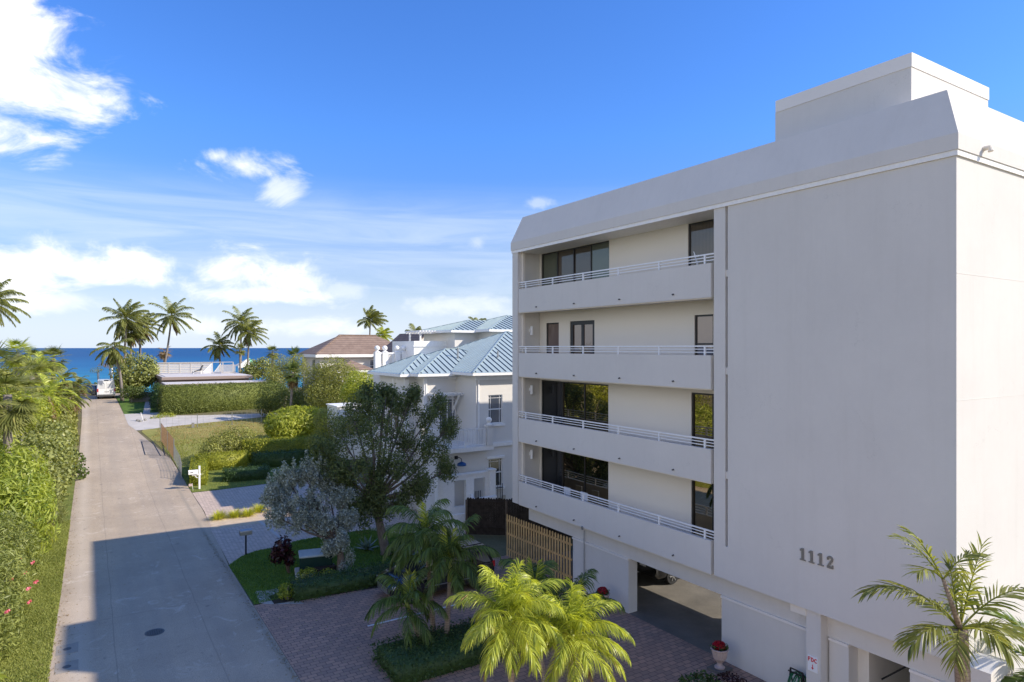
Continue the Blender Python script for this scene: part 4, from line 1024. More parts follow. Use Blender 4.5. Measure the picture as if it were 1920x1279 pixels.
def chain(name, label, pts, h, mat, sp, wire='galv'):
    t = thing(name, label, 'fence', pts[0])
    for i, p in enumerate(pts): MB().tube([p, (p[0], p[1], p[2]+h)], .035, 6).build('post', 'galv', t)
    m = MB()
    for a, b in zip(pts, pts[1:]):
        a = Vector(a); b = Vector(b); L = (b-a).length; n = int(L/sp)
        for k in range(n+1):
            c = a.lerp(b, k/n); m.bar(c+Vector((0, 0, .05)), c+Vector((0, 0, h)), .012)
        for k in range(int(h/sp)+1): m.bar(a+Vector((0, 0, .05+k*sp)), b+Vector((0, 0, .05+k*sp)), .012)
    m.build('mesh', mat, t); return t
chain('rusty_fence', 'rusty brown mesh fence section at the corner of the dry lot by the street', [G(302, 828), G(314, 845), G(326, 862)], 1.75, 'rust', .13)
chain('wire_fence', 'thin grey wire fence running from the rusty section to the hedge', [G(327, 864), G(337, 885), G(340, 899)], 1.3, 'galv', .2)
chain('lot_fence', 'thin wire fence with three grey posts along the far side of the dry lot', [G(300, 806), G(370, 802), G(435, 797), G(490, 791)], 1.4, 'galv', .5)
x, y, z = G(362, 802); t = thing('stone_marker', 'short grey stub post standing in the dry lot', 'marker', (x, y, z)); MB().box(x-.12, y-.08, z-.05, x+.12, y+.08, z+.5).build('post', 'stone', t)
x, y, z = G(269, 790); t = thing('leaning_post', 'small white leaning post at the mouth of the far driveway', 'post', (x, y, z)); MB().bar((x, y, z), (x-.25, y, z+.95), .14, .05).build('post', 'white', t)
for i, (px_, py_, l) in enumerate(((258, 790, 'small grey rock left of the leaning white post'), (263, 791, 'small grey rock at the foot of the leaning white post'), (272, 789, 'small grey rock right of the leaning white post'))):
    x, y, z = G(px_, py_); t = thing('rock', l, 'rock', (x, y, z), 'rocks by the far driveway'); MB().sphere((x, y, z+.08), .16, 8).build('stone', 'stone', t)

# ================================================================== OTHER HOUSES
BH = thing('tiled_house', 'white two-storey house with a large brown tiled hip roof', 'house', (25.8, 88.5, 2.9))
MB().box(26.0, 88.7, 2, 39.5, 97, 9.0).build('walls', 'house', BH)
r = hiproof('hip_roof', 25.3, 88, 40.3, 97.6, 9.3, .56, BH, 0, 'tile', fascia=.4)
m = MB(); m.bar((25.3, 88, 9.33), (30.1, 92.8, 12.02), .3, .12); m.bar((30.1, 92.8, 12.02), (35.5, 92.8, 12.02), .3, .12); m.build('ridge_tiles', 'tile', r)
hwin(BH, 'x', 25.98, 90.5, 92.0, 6.6, 8.6, panes=2)
hwin(BH, 'y', 88.68, 33, 34.2, 6.9, 8.5, panes=1)
x = XZ(633, 690, 82)[0]; x1_ = XZ(706, 690, 82)[0]
MB().box(x+.4, 82.4, 2, x1_-.3, 88.7, 7.1).build('porch_walls', 'house', BH)
hiproof('porch_roof', x, 82, x1_, 89, 7.3, .5, BH, 0, 'tile', fascia=.25)
GH = thing('gabled_house', 'tan tiled gable roof house peeking above the white roof terrace', 'house', (40, 78, 3))
a = XZ(777, 640, 78); b = XZ(806, 640, 78); pk = XZ(783, 622, 78)
m = MB(); m.box(a[0], 78.2, 2, a[0]+9, 86, 10.2); m.extr([(a[0]-.3, 10.2), (a[0]+9.2, 10.2), (a[0]+1.8, 12.1)], lambda u, v, w: (u, w, v), 78.2, 78.5); m.build('walls', 'house', GH)
m = MB(); k = a[0]
for (xa, za, xb, zb_) in ((k-1.2, 9.6, k+1.8, 12.15), (k+1.8, 12.15, k+9.6, 9.9)):
    m.poly([(xa, 77.8, za), (xb, 77.8, zb_), (xb, 87, zb_), (xa, 87, za)]); m.poly([(xa, 77.8, za-.15), (xb, 77.8, zb_-.15), (xb, 77.8, zb_), (xa, 77.8, za)])
m.build('gable_roof', 'tile', GH)
hiproof('wing_roof', XZ(750, 655, 80)[0], 80, XZ(790, 655, 80)[0], 88, 9.4, .42, GH, 0, 'tile', fascia=.2)
MB().box(XZ(752, 655, 80.4)[0], 80.4, 2, XZ(780, 655, 80.4)[0], 87.5, 9.3).build('wing_walls', 'house', GH)
# white tall wall of the pool cabana behind the bushes
CB_ = thing('white_cabana', 'plain white rendered outbuilding half hidden behind bushes left of the grey house', 'outbuilding', (17.8, 57, .4))
m = MB(); m.box(18.3, 57, 0, 23, 60, 5.0); m.build('walls', 'white', CB_); MB().box(18.2, 56.9, 5.0, 23.1, 60.1, 5.1).build('coping', 'white', CB_)
# long low house with flat roofs behind the big hedge
LH = thing('flat_roof_house', 'long low house with two pale flat roofs and a fenced roof deck', 'house', (7, 88, 3))
lo = (XZ(309, 722, 87.6)[0], XZ(528, 716, 87.6)[0]); up = (XZ(303, 708, 93)[0], XZ(474, 708, 93)[0])
m = MB(); m.box(lo[0]+.5, 88.2, 2.6, lo[1]-.3, 96, 5.55); m.box(up[0]+.3, 93.6, 2.6, up[1]-.4, 108, 6.15); m.build('walls', 'roofside', LH)
r = MB().box(lo[0], 87.6, 5.55, lo[1], 93.0, 5.85).build('lower_roof', 'roofside', LH)
MB().box(lo[0]+.1, 87.7, 5.852, lo[1]-.1, 93.0, 5.9).build('roof_surface', 'roof_flat', r)
r = MB().box(up[0], 93, 6.15, up[1], 109, 6.5).build('upper_roof', 'roofside', LH)
m = MB(); m.box(up[0]+.1, 93.1, 6.502, up[1]-.1, 109, 6.54); m.box(XZ(310, 705, 93.1)[0], 93.08, 6.55, XZ(311, 705, 93.1)[0]+.02, 109, 6.6); m.build('roof_surface', 'roof_flat', r)
zc = 6.54
d0 = XZ(295, 690, 105)[0]; d1 = XZ(437, 690, 105)[0]
dk = MB(); n = 46
for i in range(6): dk.box(d0, 104.9, zc+.1+i*.24, d1-3, 104.95, zc+.3+i*.24)
for i in range(8): dk.box(d0+(d1-d0)*i/7-.06, 104.85, zc, d0+(d1-d0)*i/7+.06, 105.0, zc+1.5)
dk.box(d0, 104.8, zc+1.5, d1, 105.05, zc+1.58)
dk.build('deck_screen', 'deck', LH)
m = MB(); y = 101.5; xa = XZ(415, 690, y)[0]; xb = XZ(441, 690, y)[0]
for i in range(18): m.box(xa+(xb-xa)*i/17-.03, y, zc, xa+(xb-xa)*i/17+.03, y+.05, zc+1.15)
m.box(xa, y-.02, zc+1.15, xb, y+.07, zc+1.22); m.box(xb-.07, y, zc, xb+.07, y+3.4, zc+.1); m.box(xb-.05, y, zc+1.1, xb+.05, y+3.4, zc+1.2)
m.build('deck_railing', 'deck', LH)
# stair rails on the deck (triangular)
for s_, (pa, pb) in enumerate(((381, 397), (402, 414))):
    m = MB(); xa = XZ(pa, 690, 102.5)[0]; xb = XZ(pb, 690, 102.5)[0]
    for i in range(9):
        X = xa+(xb-xa)*i/8; m.box(X-.03, 102.5, zc, X+.03, 102.55, zc+.15+1.25*i/8)
    m.bar((xa, 102.5, zc+.2), (xb, 102.5, zc+1.42), .08); m.build('stair_railing', 'white' if s_ == 0 else 'house', LH)
t = thing('deck_chair', 'dark round-backed chair on the flat roof deck', 'chair', (XZ(370, 693, 102)[0], 102, zc)); X = XZ(370, 693, 102)[0]
MB().rbox((X, 102, zc+.45), (1.3, .8, .1), 0, 0, -.35).build('seat', 'dkgrey', t); MB().rbox((X+.5, 102, zc+.8), (.12, .8, .9), 0, 0, .5).build('backrest', 'dkgrey', t)
for dx in (-.5, .5):
    for dy in (-.35, .35): MB().box(X+dx-.03, 102+dy-.03, zc, X+dx+.03, 102+dy+.03, zc+.42).build('leg', 'white', t)
# beach canopy
x, y, _ = XZ(466, 690, 122); t = thing('beach_canopy', 'white and pale green peaked beach canopy between the palm trunks', 'canopy', (x, y, zt(122))); zb = zt(122)
P = XZ(466, 671, 122)[2]; E = XZ(466, 686, 122)[2]; w = 4.1
m = MB(); c = [(x-w/2, y-w/2, E), (x+w/2, y-w/2, E), (x+w/2, y+w/2, E), (x-w/2, y+w/2, E)]; ap = (x, y, P)
m.poly([c[3], c[0], ap]); m.poly([c[0], (x+.1, y-w/2, E), ap]); m.poly([c[2], c[3], ap])
m.box(x-w/2, y-w/2, E-.3, x+w/2, y-w/2+.03, E); m.build('white_panels', 'tent_white', t)
m = MB(); m.poly([(x+.1, y-w/2, E), c[1], ap]); m.poly([c[1], c[2], ap]); m.build('green_panels', 'tent_green', t)
for cc in c: MB().tube([(cc[0], cc[1], zb), (cc[0], cc[1], E)], .05, 6).build('pole', 'galv', t)

# ================================================================== SMALL THINGS
# white mailbox
x, y, z = G(374, 917); t = thing('mailbox', 'white mailbox on a white post in front of the square clipped hedge', 'mailbox', (x, y, z))
MB().box(x-.06, y-.06, z, x+.06, y+.06, z+1.65).box(x-.5, y-.05, z+1.0, x+.1, y+.05, z+1.1).build('post', 'white', t)
MB().tube([(x-.32, y, z+1.0), (x-.2, y, z+.85), (x-.05, y, z+.8)], .03, 6).build('bracket', 'white', t)
b = MB(); b.box(x-.72, y-.12, z+1.1, x-.1, y+.12, z+1.28); b.tube([(x-.72, y, z+1.28), (x-.1, y, z+1.28)], .12, 12); b = b.build('box', 'white', t)
MB().box(x-.6, y-.135, z+1.22, x-.42, y-.121, z+1.26).build('flag', 'black', b)
t = thing('small_flag', 'tiny flag stuck in the bed beside the white mailbox', 'flag', (x-.45, y-.25, z)); MB().tube([(x-.45, y-.25, z), (x-.5, y-.25, z+.5)], .012, 5).build('stick', 'white', t); MB().box(x-.72, y-.26, z+.3, x-.49, y-.25, z+.48).build('cloth', 'terracotta', t)
x, y, z = G(461, 1041); t = thing('grey_mailbox', 'plain grey mailbox on a thin dark post at the lawn edge', 'mailbox', (x, y, z))
MB().box(x-.035, y-.035, z, x+.035, y+.035, z+1.0).build('post', 'black', t)
b = MB(); b.box(x-.28, y-.13, z+1.0, x+.28, y+.13, z+1.16); b.tube([(x-.28, y, z+1.15), (x+.28, y, z+1.15)], .128, 12); b.build('box', 'galv', t)
# transformer
x, y, z = 8.6, 29.95, 0; t = thing('transformer_box', 'dark green utility transformer cabinet on a concrete pad', 'utility box', (x, y, 0)); a = R(-12)
MB().rbox((x, y, .1), (1.75, 1.3, .2), a).build('pad', 'drive_con', t, bevel=.03)
MB().rbox((x, y, .55), (1.4, .8, .75), a).build('cabinet', 'tin_green', t, bevel=.03)
MB().rbox((x, y-.02, .97), (1.46, .88, .1), a, .07).build('lid', 'lid', t, bevel=.04)
x, y, _ = G(610, 1082); t = thing('stone_block', 'low rough brown stone block in front of the green transformer cabinet', 'stone block', (x, y, 0)); MB().rbox((x, y, .2), (.85, .4, .42), .1).rbox((x, y, .43), (.9, .45, .06), .1).build('block', 'wood_old', t, bevel=.02)
# hose reel
x, y = 17.2, 11.65; t = thing('hose_reel', 'green garden hose on a dark wire reel against the garage wall', 'hose reel', (x, y, 0))
m = MB(); 
for s_ in (-.2, .2):
    m.bar((x-.2, y+s_, 0), (x-.1, y+s_, .95), .03); m.bar((x+.1, y+s_, 0), (x-.1, y+s_, .95), .03)
m.bar((x-.1, y-.2, .95), (x-.1, y+.2, .95), .03); m.bar((x-.2, y-.2, .9), (x-.2, y+.2, .9), .03); m.build('stand', 'black', t)
m = MB()
for k in range(5):
    rr = .26+.03*(k % 2); yy = y-.14+k*.07; m.tube([(x-.05+rr*math.cos(a), yy, .52+rr*math.sin(a)*1.2) for a in [i*math.pi/8 for i in range(17)]], .02, 6, False)
m.build('hose', 'hose', t)
# urns
def urn(label, x, y, s=1.0):
    t = thing('flower_urn', label, 'flower pot', (x, y, 0), 'fluted urns with red flowers by the garage')
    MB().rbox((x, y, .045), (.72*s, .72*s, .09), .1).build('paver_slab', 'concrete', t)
    prof = [(.2, 0), (.21, .05), (.12, .1), (.1, .2), (.16, .28), (.26, .4), (.31, .6), (.32, .72), (.36, .76), (.36, .8), (.3, .8), (.28, .72), (.02, .7)]
    m = MB(); m.lathe([(r*s, z*s) for r, z in prof], (x, y, .09), 36)
    for i, v in enumerate(m.v):
        k = i % 36; r = i//36
        if 4 <= r <= 7 and k % 2: m.v[i] = (x+(v[0]-x)*.93, y+(v[1]-y)*.93, v[2])
    m.build('urn', 'terracotta', t)
    bl = [(x, y, .09+.9*s, .24*s, .24*s, .17*s)]
    V, Fq = cloud(bl, 1400, .07, .05, .9); npbuild('flowers', V, Fq, 'petal_red', t)
    V, Fq = cloud([(x, y, .09+.85*s, .33*s, .33*s, .16*s)], 250, .12, .03, .9); npbuild('leaves', V, Fq, 'hedge_dark', t)
urn('fluted pink urn of red flowers at the right edge of the garage opening', 16.8, 14.15, .78)
urn('fluted pink urn of red flowers left of the garage opening, half behind the palms', 16.75, 19.75, .78)

# vehicles --------------------------------------------------------------------
def wheel(par, c, r, w, ax='y'):
    x, y, z = c; m = MB()
    pr = [(r*.62, -w/2), (r*.95, -w/2), (r, -w*.3), (r, w*.3), (r*.95, w/2), (r*.62, w/2)]
    f = (lambda h: (x, y+h, z)) if ax == 'y' else (lambda h: (x+h, y, z))
    wh = m.tube([f(h) for _, h in pr], [q[0] for q in pr], 24).build('wheel', 'tyre', par)
    s_ = MB(); s_.tube([f(-w/2-.005), f(w/2+.005)], r*.62, 20, True)
    rm = s_.build('rim_barrel', 'black', wh)
    m = MB()
    for side in (-1, 1):
        for k in range(6):
            a = k*math.pi/3
            if ax == 'y': p = (x, y+side*(w/2+.01), z); q_ = (x+r*.6*math.cos(a), y+side*(w/2+.01), z+r*.6*math.sin(a))
            else: p = (x+side*(w/2+.01), y, z); q_ = (x+side*(w/2+.01), y+r*.6*math.cos(a), z+r*.6*math.sin(a))
            m.bar(p, q_, .06, .03)
    m.build('rim', 'rim', wh)
def suv(name, label, cx, cy, z0, heading, L=4.7, W=1.9, Hh=1.72, paint='carblack', plate=True, group=None):
    """heading: angle of the nose"""
    t = thing(name, label, 'car', (cx, cy, z0), group); ca, sa = math.cos(heading), math.sin(heading)
    T = lambda u, v, z: (cx+u*ca-v*sa, cy+u*sa+v*ca, z0+z)
    # sections: u, z_bottom, z_belt, half width, roof z, roof half width
    def loft(secs, n_):
        m = MB(); ring = []
        for (u, pts) in secs:
            b = len(m.v); m.v += [T(u, y_, z_) for y_, z_ in pts]; ring.append(b)
        k = len(secs[0][1])
        for a_, b_ in zip(ring, ring[1:]):
            for i in range(k): m.f.append((a_+i, a_+(i+1) % k, b_+(i+1) % k, b_+i))
        m.f.append(tuple(ring[0]+i for i in range(k))); m.f.append(tuple(ring[-1]+i for i in range(k))[::-1]); return m
    hl = L/2; hw = W/2
    def body(u, zb, zs, zt_, w): return (u, [(-w*.9, zb), (w*.9, zb), (w, zb+.15), (w, zs), (w*.93, zt_), (w*.5, zt_+.03), (-w*.5, zt_+.03), (-w*.93, zt_), (-w, zs), (-w, zb+.15)])
    m = loft([body(-hl, .45, .8, .95, hw*.86), body(-hl+.12, .3, .85, 1.05, hw*.95), body(-hl+.6, .25, .85, 1.08, hw), body(-.6, .25, .85, 1.06, hw), body(.9, .25, .85, 1.04, hw), body(1.3, .25, .8, 1.02, hw), body(hl-.5, .28, .75, .92, hw*.97), body(hl-.1, .32, .68, .8, hw*.88), body(hl, .45, .62, .7, hw*.78)], 10)
    bd = m.build('body', paint, t, True)
    bd.data.polygons.foreach_set('use_smooth', [len(p.vertices) == 4 for p in bd.data.polygons])
    def cab(u, z, w, zb=1.05, wb=hw*.94): return (u, [(-wb, zb), (wb, zb), (w, z-.06), (w*.85, z), (-w*.85, z), (-w, z-.06)])
    m = loft([cab(-hl+.15, 1.12, hw*.85), cab(-hl+.5, Hh-.04, hw*.76), cab(-.5, Hh, hw*.79), cab(.35, Hh-.03, hw*.78), cab(1.25, 1.1, hw*.86)], 6)
    m.build('windows', 'carglass', t)
    m = loft([(u, [(-w, z), (w, z), (w*.9, z+.05), (-w*.9, z+.05)]) for u, z, w in ((-hl+.4, Hh-.06, hw*.78), (-.5, Hh-.02, hw*.8), (.42, Hh-.05, hw*.79))], 4)
    m.build('roof', paint, t)
    m = MB()
    for s_ in (-1, 1):
        m.bar(T(-hl+.55, s_*hw*.7, Hh+.08), T(.3, s_*hw*.7, Hh+.08), .04)
        m.bar(T(.4, s_*hw*.79, Hh-.03), T(1.3, s_*hw*.88, 1.08), .07); m.bar(T(-.3, s_*hw*.8, Hh-.05), T(-.3, s_*hw*.95, 1.05), .08); m.bar(T(-1.3, s_*hw*.8, Hh-.05), T(-1.4, s_*hw*.95, 1.05), .08); m.bar(T(-hl+.42, s_*hw*.77, Hh-.03), T(-hl+.15, s_*hw*.92, 1.06), .1)
    m.build('pillars', paint, t)
    for s_ in (-1, 1):
        for u in (-hl+.85, hl-.95): 
            wheel(t, T(u, s_*(hw-.1), .36), .36, .24, 'y' if abs(ca) > .5 else 'x')
        MB().rbox(T(hl-.16, s_*hw*.68, .7), (.16, .4, .14), heading).build('headlight', 'lampclear', t)
        MB().rbox(T(-hl+.06, s_*hw*.78, .92), (.14, .24, .26), heading).build('tail_lamp', 'lampred', t)
        MB().rbox(T(.95, s_*(hw+.1), 1.12), (.12, .2, .14), heading).build('mirror', paint, t)
        MB().bar(T(-hl+1.3, s_*(hw+.003), .55), T(hl-1.4, s_*(hw+.003), .55), .03).build('side_trim', 'rim', t)
    if plate: MB().rbox(T(-hl-.012, 0, .78), (.02, .36, .17), heading).build('number_plate', 'sign', t)
    MB().rbox(T(hl-.0, 0, .52), (.05, 1.0, .22), heading).build('grille', 'rim', t)
    return t
suv('parked_suv', 'glossy black SUV parked on the red pavers behind the palms', 12.35, 25.35, 0.01, R(180), 4.75, 1.95, 1.74)
suv('garage_car', 'dark car parked deep inside the open garage', 22.6, 21.3, 0.012, 0, 4.5, 1.85, 1.6)
# white van
vx, vy = 1.9, 104.6; vz = zt(103)
t = thing('cargo_van', 'white cargo van parked near the beach end of the street', 'van', (vx, vy, vz)); L = 5.6; W = 2.06; hh = 2.45
def sec(y, zb, ztp, w, tw): return [(vx-w, y, vz+zb), (vx+w, y, vz+zb), (vx+w, y, vz+1.3), (vx+tw, y, vz+ztp-.12), (vx+tw*.88, y, vz+ztp), (vx-tw*.88, y, vz+ztp), (vx-tw, y, vz+ztp-.12), (vx-w, y, vz+1.3)]
m = MB(); rings = []
for s_ in (sec(vy-L/2, .45, hh-.02, 1.0, .88), sec(vy-L/2+.15, .35, hh, W/2, .93), sec(vy+1.2, .35, hh, W/2, .93), sec(vy+2.0, .35, 1.9, W/2, .85), sec(vy+L/2, .4, 1.3, W/2*.92, .8)):
    rings.append(len(m.v)); m.v += s_
for a, b in zip(rings, rings[1:]):
    for i in range(8): m.f.append((a+i, a+(i+1) % 8, b+(i+1) % 8, b+i))
m.f.append(tuple(rings[0]+i for i in range(8))); m.f.append(tuple(rings[-1]+i for i in range(8))[::-1]); m.build('body', 'vanwhite', t)
yr = vy-L/2-.012
for s_ in (-1, 1): 
    d = MB().box(vx+s_*.03, yr-.01, vz+.62, vx+s_*.86, yr+.01, vz+2.2).build('rear_door', 'vanwhite', t)
    MB().box(vx+s_*.1, yr-.02, vz+1.35, vx+s_*.76, yr-.0105, vz+2.02).build('rear_window', 'vanglass', d)
    MB().box(vx+s_*.88, yr-.03, vz+.95, vx+s_*1.02, yr+.05, vz+1.35).build('tail_lamp', 'lampred', t)
    for yy in (vy-1.7, vy+1.7): wheel(t, (vx+s_*.86, yy, vz+.36), .36, .22, 'x')
    MB().box(vx+s_*1.08, vy+1.5, vz+1.3, vx+s_*1.25, vy+1.6, vz+1.6).build('mirror', 'black', t)
MB().box(vx-.98, yr-.12, vz+.38, vx+.98, yr+.1, vz+.58).build('bumper', 'dkgrey', t)
MB().box(vx-.28, yr-.01, vz+hh-.1, vx+.28, yr+.03, vz+hh+.02).build('brake_lamp', 'black', t)
MB().box(vx-.2, yr-.025, vz+.9, vx+.3, yr-.011, vz+.96).build('door_handle', 'black', t)
suv('parked_car', 'dark blue car parked beyond the van at the street end', -.8, 110.5, 3.5, R(180), 4.4, 1.8, 1.45, 'carblue')
x, y, z = XZ(170, 716, 113); t = thing('trash_bin', 'black bin on a post at the beach end of the street', 'bin', (x, 113, 3.45)); MB().box(x-.3, 112.7, 3.4, x+.3, 113.3, 5.0).build('bin_body', 'black', t, bevel=.05)
# street lamps near the beach
for (px_, yt, Y, l, hook) in ((262, 637, 112, 'dark beach lamp post beside the coconut palms', 1), (210, 690, 108, 'white utility post standing behind the van', 0)):
    x, _, zt_ = XZ(px_, yt, Y); z = zt(Y); t = thing('lamp_post' if hook else 'utility_post', l, 'lamp post' if hook else 'post', (x, Y, z))
    MB().tube([(x, Y, z), (x, Y, zt_)], .09, 8).build('pole', 'black' if hook else 'white', t)
    if hook: MB().box(x-.1, Y-.15, zt_-.1, x+.7, Y+.15, zt_+.08).build('lamp_head', 'black', t)

# ================================================================== VEGETATION
GP_A = 'slender palms in the red paver court'
def adon(label, base, top, L=1.9, nf=15, mat='palm', dr=1.9, n=40, leaf=.66, lw=.038, sag=.1, r=.085, shaft=.6, hang=2.0, name='christmas_palm', wind=(0, 0, 0), group=GP_A, el=(-15, 84)):
    t = palm(name, label, base, top, r*1.25, r*.85, nf, L, leaf, lw, hang, dr, wind, mat, 'trunk_adon', el, n, group, sag, shaft, 0, 1 if mat == 'palm_yel' else 0)
    S = Strips(); c = Vector(top)+Vector((0, 0, shaft*.9))      # upright young spear
    for a in range(2): frond(S, c, random.uniform(0, 6), R(83), L*.55, .15, leaf*.6, 16, lw*.9, .15, (0, 0, 0), .05, 2, -.6)
    npbuild('spear_leaf', S.v, S.f, 'bush_yel' if mat != 'palm_yel' else 'palm_yel', t); return t
def top_at(px, py, Y): return XZ(px, py, Y)
adon('slender palm with the lowest dark crown and a trunk leaning left', (9.5, 20.3, .01), top_at(766, 1142, 20.6), 1.65, 11, sag=.0, shaft=.35)
adon('tall slender palm with a pale straight trunk in front of the entry wall', (10.05, 20.75, .01), top_at(801, 1040, 21.3), 1.95, 17, sag=.0, shaft=.85)
adon('slender palm with a bright upright young leaf, in front of the black SUV', (10.15, 20.1, .01), top_at(843, 1090, 20.3), 1.9, 17, sag=.05, shaft=.85)
adon('dark shaded palm behind the left sunlit palm', (11.6, 16.3, .01), top_at(1003, 1135, 16.4), 1.6, 14, shaft=.5)
adon('dark shaded palm behind the right sunlit palm, next to the far flower urn', (12.6, 16.2, .01), top_at(1078, 1165, 16.2), 1.55, 13, shaft=.45)
adon('sunlit yellow-green palm standing left in the foreground', (8.05, 12.5, .01), top_at(957, 1195, 12.5), 1.5, 30, 'palm_yel', 1.7, 44, .5, .026, shaft=.6, hang=1.5, el=(-15, 88))
adon('sunlit yellow-green palm with the leaning trunk, right one of the two in the foreground', (9.0, 11.9, .01), top_at(1072, 1225, 11.95), 1.5, 28, 'palm_yel', 1.7, 44, .5, .026, shaft=.55, hang=1.5, el=(-15, 88))
def custom_palm(name, label, base, top, fr, mat, r=.14, second=None):
    t = thing(name, label, 'palm tree', base)
    m = MB().tube(curve_trunk((base[0], base[1], base[2]-.05), top, .02), [r*1.2]+[r]*8, 12)
    if second: m.tube([top, tuple(Vector(top).lerp(Vector(second), .5)), second], [r*.42, r*.34, r*.25], 8)
    m.build('trunk', 'trunk_adon', t, True); S = Strips()
    for (o, az, el, L, dr, n, leaf, lw) in fr:
        frond(S, Vector(second if o else top)+Vector((0, 0, -.02)), R(az), R(el), L*1.2, dr, leaf*1.3, int(n*1.5), lw*.85, .65, (0, 0, 0), .22, 3, .15)
    npbuild('crown', S.v, S.f, mat, t); return t
tp = top_at(1800, 1178, 6.5); t2 = top_at(1768, 1085, 6.6)
custom_palm('areca_palm', 'broad green palm at the sunlit right corner of the building', (15.5, 6.5, 0), tp,
    [(0, 150, 48, 1.9, 1.5, 17, .55, .065), (0, 165, 20, 1.2, 1.5, 13, .5, .06), (0, 130, 5, 1.0, 1.3, 11, .45, .06), (0, 200, 15, 1.0, 1.6, 12, .5, .06), (0, 250, 30, 1.0, 1.7, 12, .5, .06), (0, 300, 25, 1.1, 1.6, 12, .5, .06), (0, -30, 48, 1.7, 1.5, 16, .55, .06), (0, -45, 25, 1.3, 1.6, 13, .5, .06), (0, -10, 10, 1.2, 1.5, 12, .5, .06), (0, -35, 78, 1.5, .5, 13, .45, .055), (0, 145, 82, 1.2, .4, 11, .4, .055), (0, 60, 30, 1.2, 1.4, 12, .45, .06), (0, 20, 40, 1.5, 1.3, 13, .5, .06),
     (1, 140, 65, .95, .8, 11, .4, .05), (1, 175, 40, .8, 1.3, 9, .4, .05), (1, 100, 55, .9, .9, 9, .4, .05), (1, 230, 45, .7, 1.3, 8, .4, .05), (1, -20, 50, .8, 1.2, 9, .4, .05)], 'palm_mid', .14, t2)
palm('areca_palm', 'palm just past the right edge whose fronds cross the sunlit side wall', (18.4, 6.0, 0), (18.4, 6.1, 2.7), .16, .12, 12, 2.0, .6, .075, .5, 1.1, (0, 0, 0), 'palm', 'trunk_adon', (-25, 75), 22, None, .02, .4)
W_ = (.35, -.1, 0)
GC = 'coconut palms by the beach'
def coco(label, cpx, cpy, Y, bpx, L=3.7, nf=20, wind=(.55, 0, 0), sag=.12, el=(-45, 82), n=40, leaf=.95, hang=1.7, Yb=None, dead=2, droop=1.15, mat='coco', zg=None):
    c = XZ(cpx, cpy, Y); bx = XZ(bpx, 700, Yb or Y)[0]
    return palm('coconut_palm', label, (bx, Yb or Y, zt(Yb or Y) if zg is None else zg), c, .2, .13, int(nf*1.35), L, leaf, .085, hang, droop, wind, mat, 'trunk_coco', el, n, GC, sag, 0, 5, dead)
coco('tallest coconut palm standing alone, its trunk curving up left of the fenced roof deck', 322, 592, 118, 298, 4.0, 20, (.25, 0, 0), .1)
coco('windswept coconut palm with the tallest crown of the clump behind the van', 236, 596, 113, 232, 3.9, 26, (.7, 0, .1))
coco('coconut palm with drooping golden fronds just right of the windswept crown', 264, 612, 117, 260, 3.3, 20, (.5, 0, -.1), dead=5)
coco('coconut palm with a straight pale trunk in the middle of the clump behind the van', 246, 622, 115, 244, 2.8, 16, (.4, 0, -.2), dead=4)
coco('coconut palm with the leaning trunk rising right beside the van', 213, 650, 98.5, 229, 2.9, 12, (-.1, 0, -.2), -.25, (-60, 60), dead=2)
coco('low coconut palm behind the roof deck, left of the pair near the beach canopy', 411, 648, 122, 417, 3.0, 16, (.3, 0, 0))
coco('taller coconut palm of the pair beside the beach canopy', 452, 605, 121, 451, 3.7, 20, (.3, 0, .05))
coco('coconut palm leaning right, the lower of the pair beside the beach canopy', 467, 622, 118, 461, 3.4, 18, (.6, 0, 0), dead=3)
coco('windswept coconut palm rising behind the big brown tiled roof', 694, 600, 112, 690, 2.9, 22, (1.1, 0, .3), el=(-20, 88), dead=0)
coco('small yellow-green coconut palm right of the windswept one behind the brown roof', 716, 628, 130, 715, 2.5, 16, (.8, 0, .2), dead=0, mat='bush_yel')
coco('coconut palm behind the gabled tan house, one long frond hanging left', 776, 628, 108, 776, 2.8, 16, (.4, 0, .1), dead=0)
coco('coconut palm tip showing just above the pale blue tower roof', 894, 608, 112, 894, 2.3, 14, (.8, 0, .2), dead=0)
coco('coconut palm cut off by the left edge of the picture above the garden', -16, 566, 84, -14, 3.5, 18, (.35, 0, 0), dead=1)
GF = 'small fan palms toward the beach'
def fp(label, px, py, Y, pet, rad, nf=20, mat='fan', bpx=None, skirt=0, el=(-45, 85), wind=(.2, 0, 0), r=.14, lw=.08, group=GF, n=20, name='fan_palm'):
    c = XZ(px, py, Y); bx = XZ(bpx or px, 700, Y)[0]
    return fanpalm(name, label, (bx, Y, zt(Y)), c, nf, pet, rad, mat, r, el, group, .5, wind, n, lw, skirt)
fp('brown dead fan palm head behind the tallest coconut trunk', 308, 658, 119, .7, .9, 16, 'coco_brown', el=(-70, 60))
fp('small yellowish fan palm in front of the pair of coconut trunks', 450, 655, 115, .6, .9, 18)
fp('thatch palm on a thin pale trunk right of the beach canopy', 511, 660, 98, .6, .8, 20)
fp('dark upright palm tuft at the left end of the brown tiled roof', 551, 668, 95, .9, .9, 14, 'bush_dark', el=(20, 85))
fp('shaggy palm with a green head and a yellow hanging skirt left of the bushy trees', 549, 698, 75, .7, .85, 26, 'bush_dark', 543, 22, wind=(0, 0, 0))
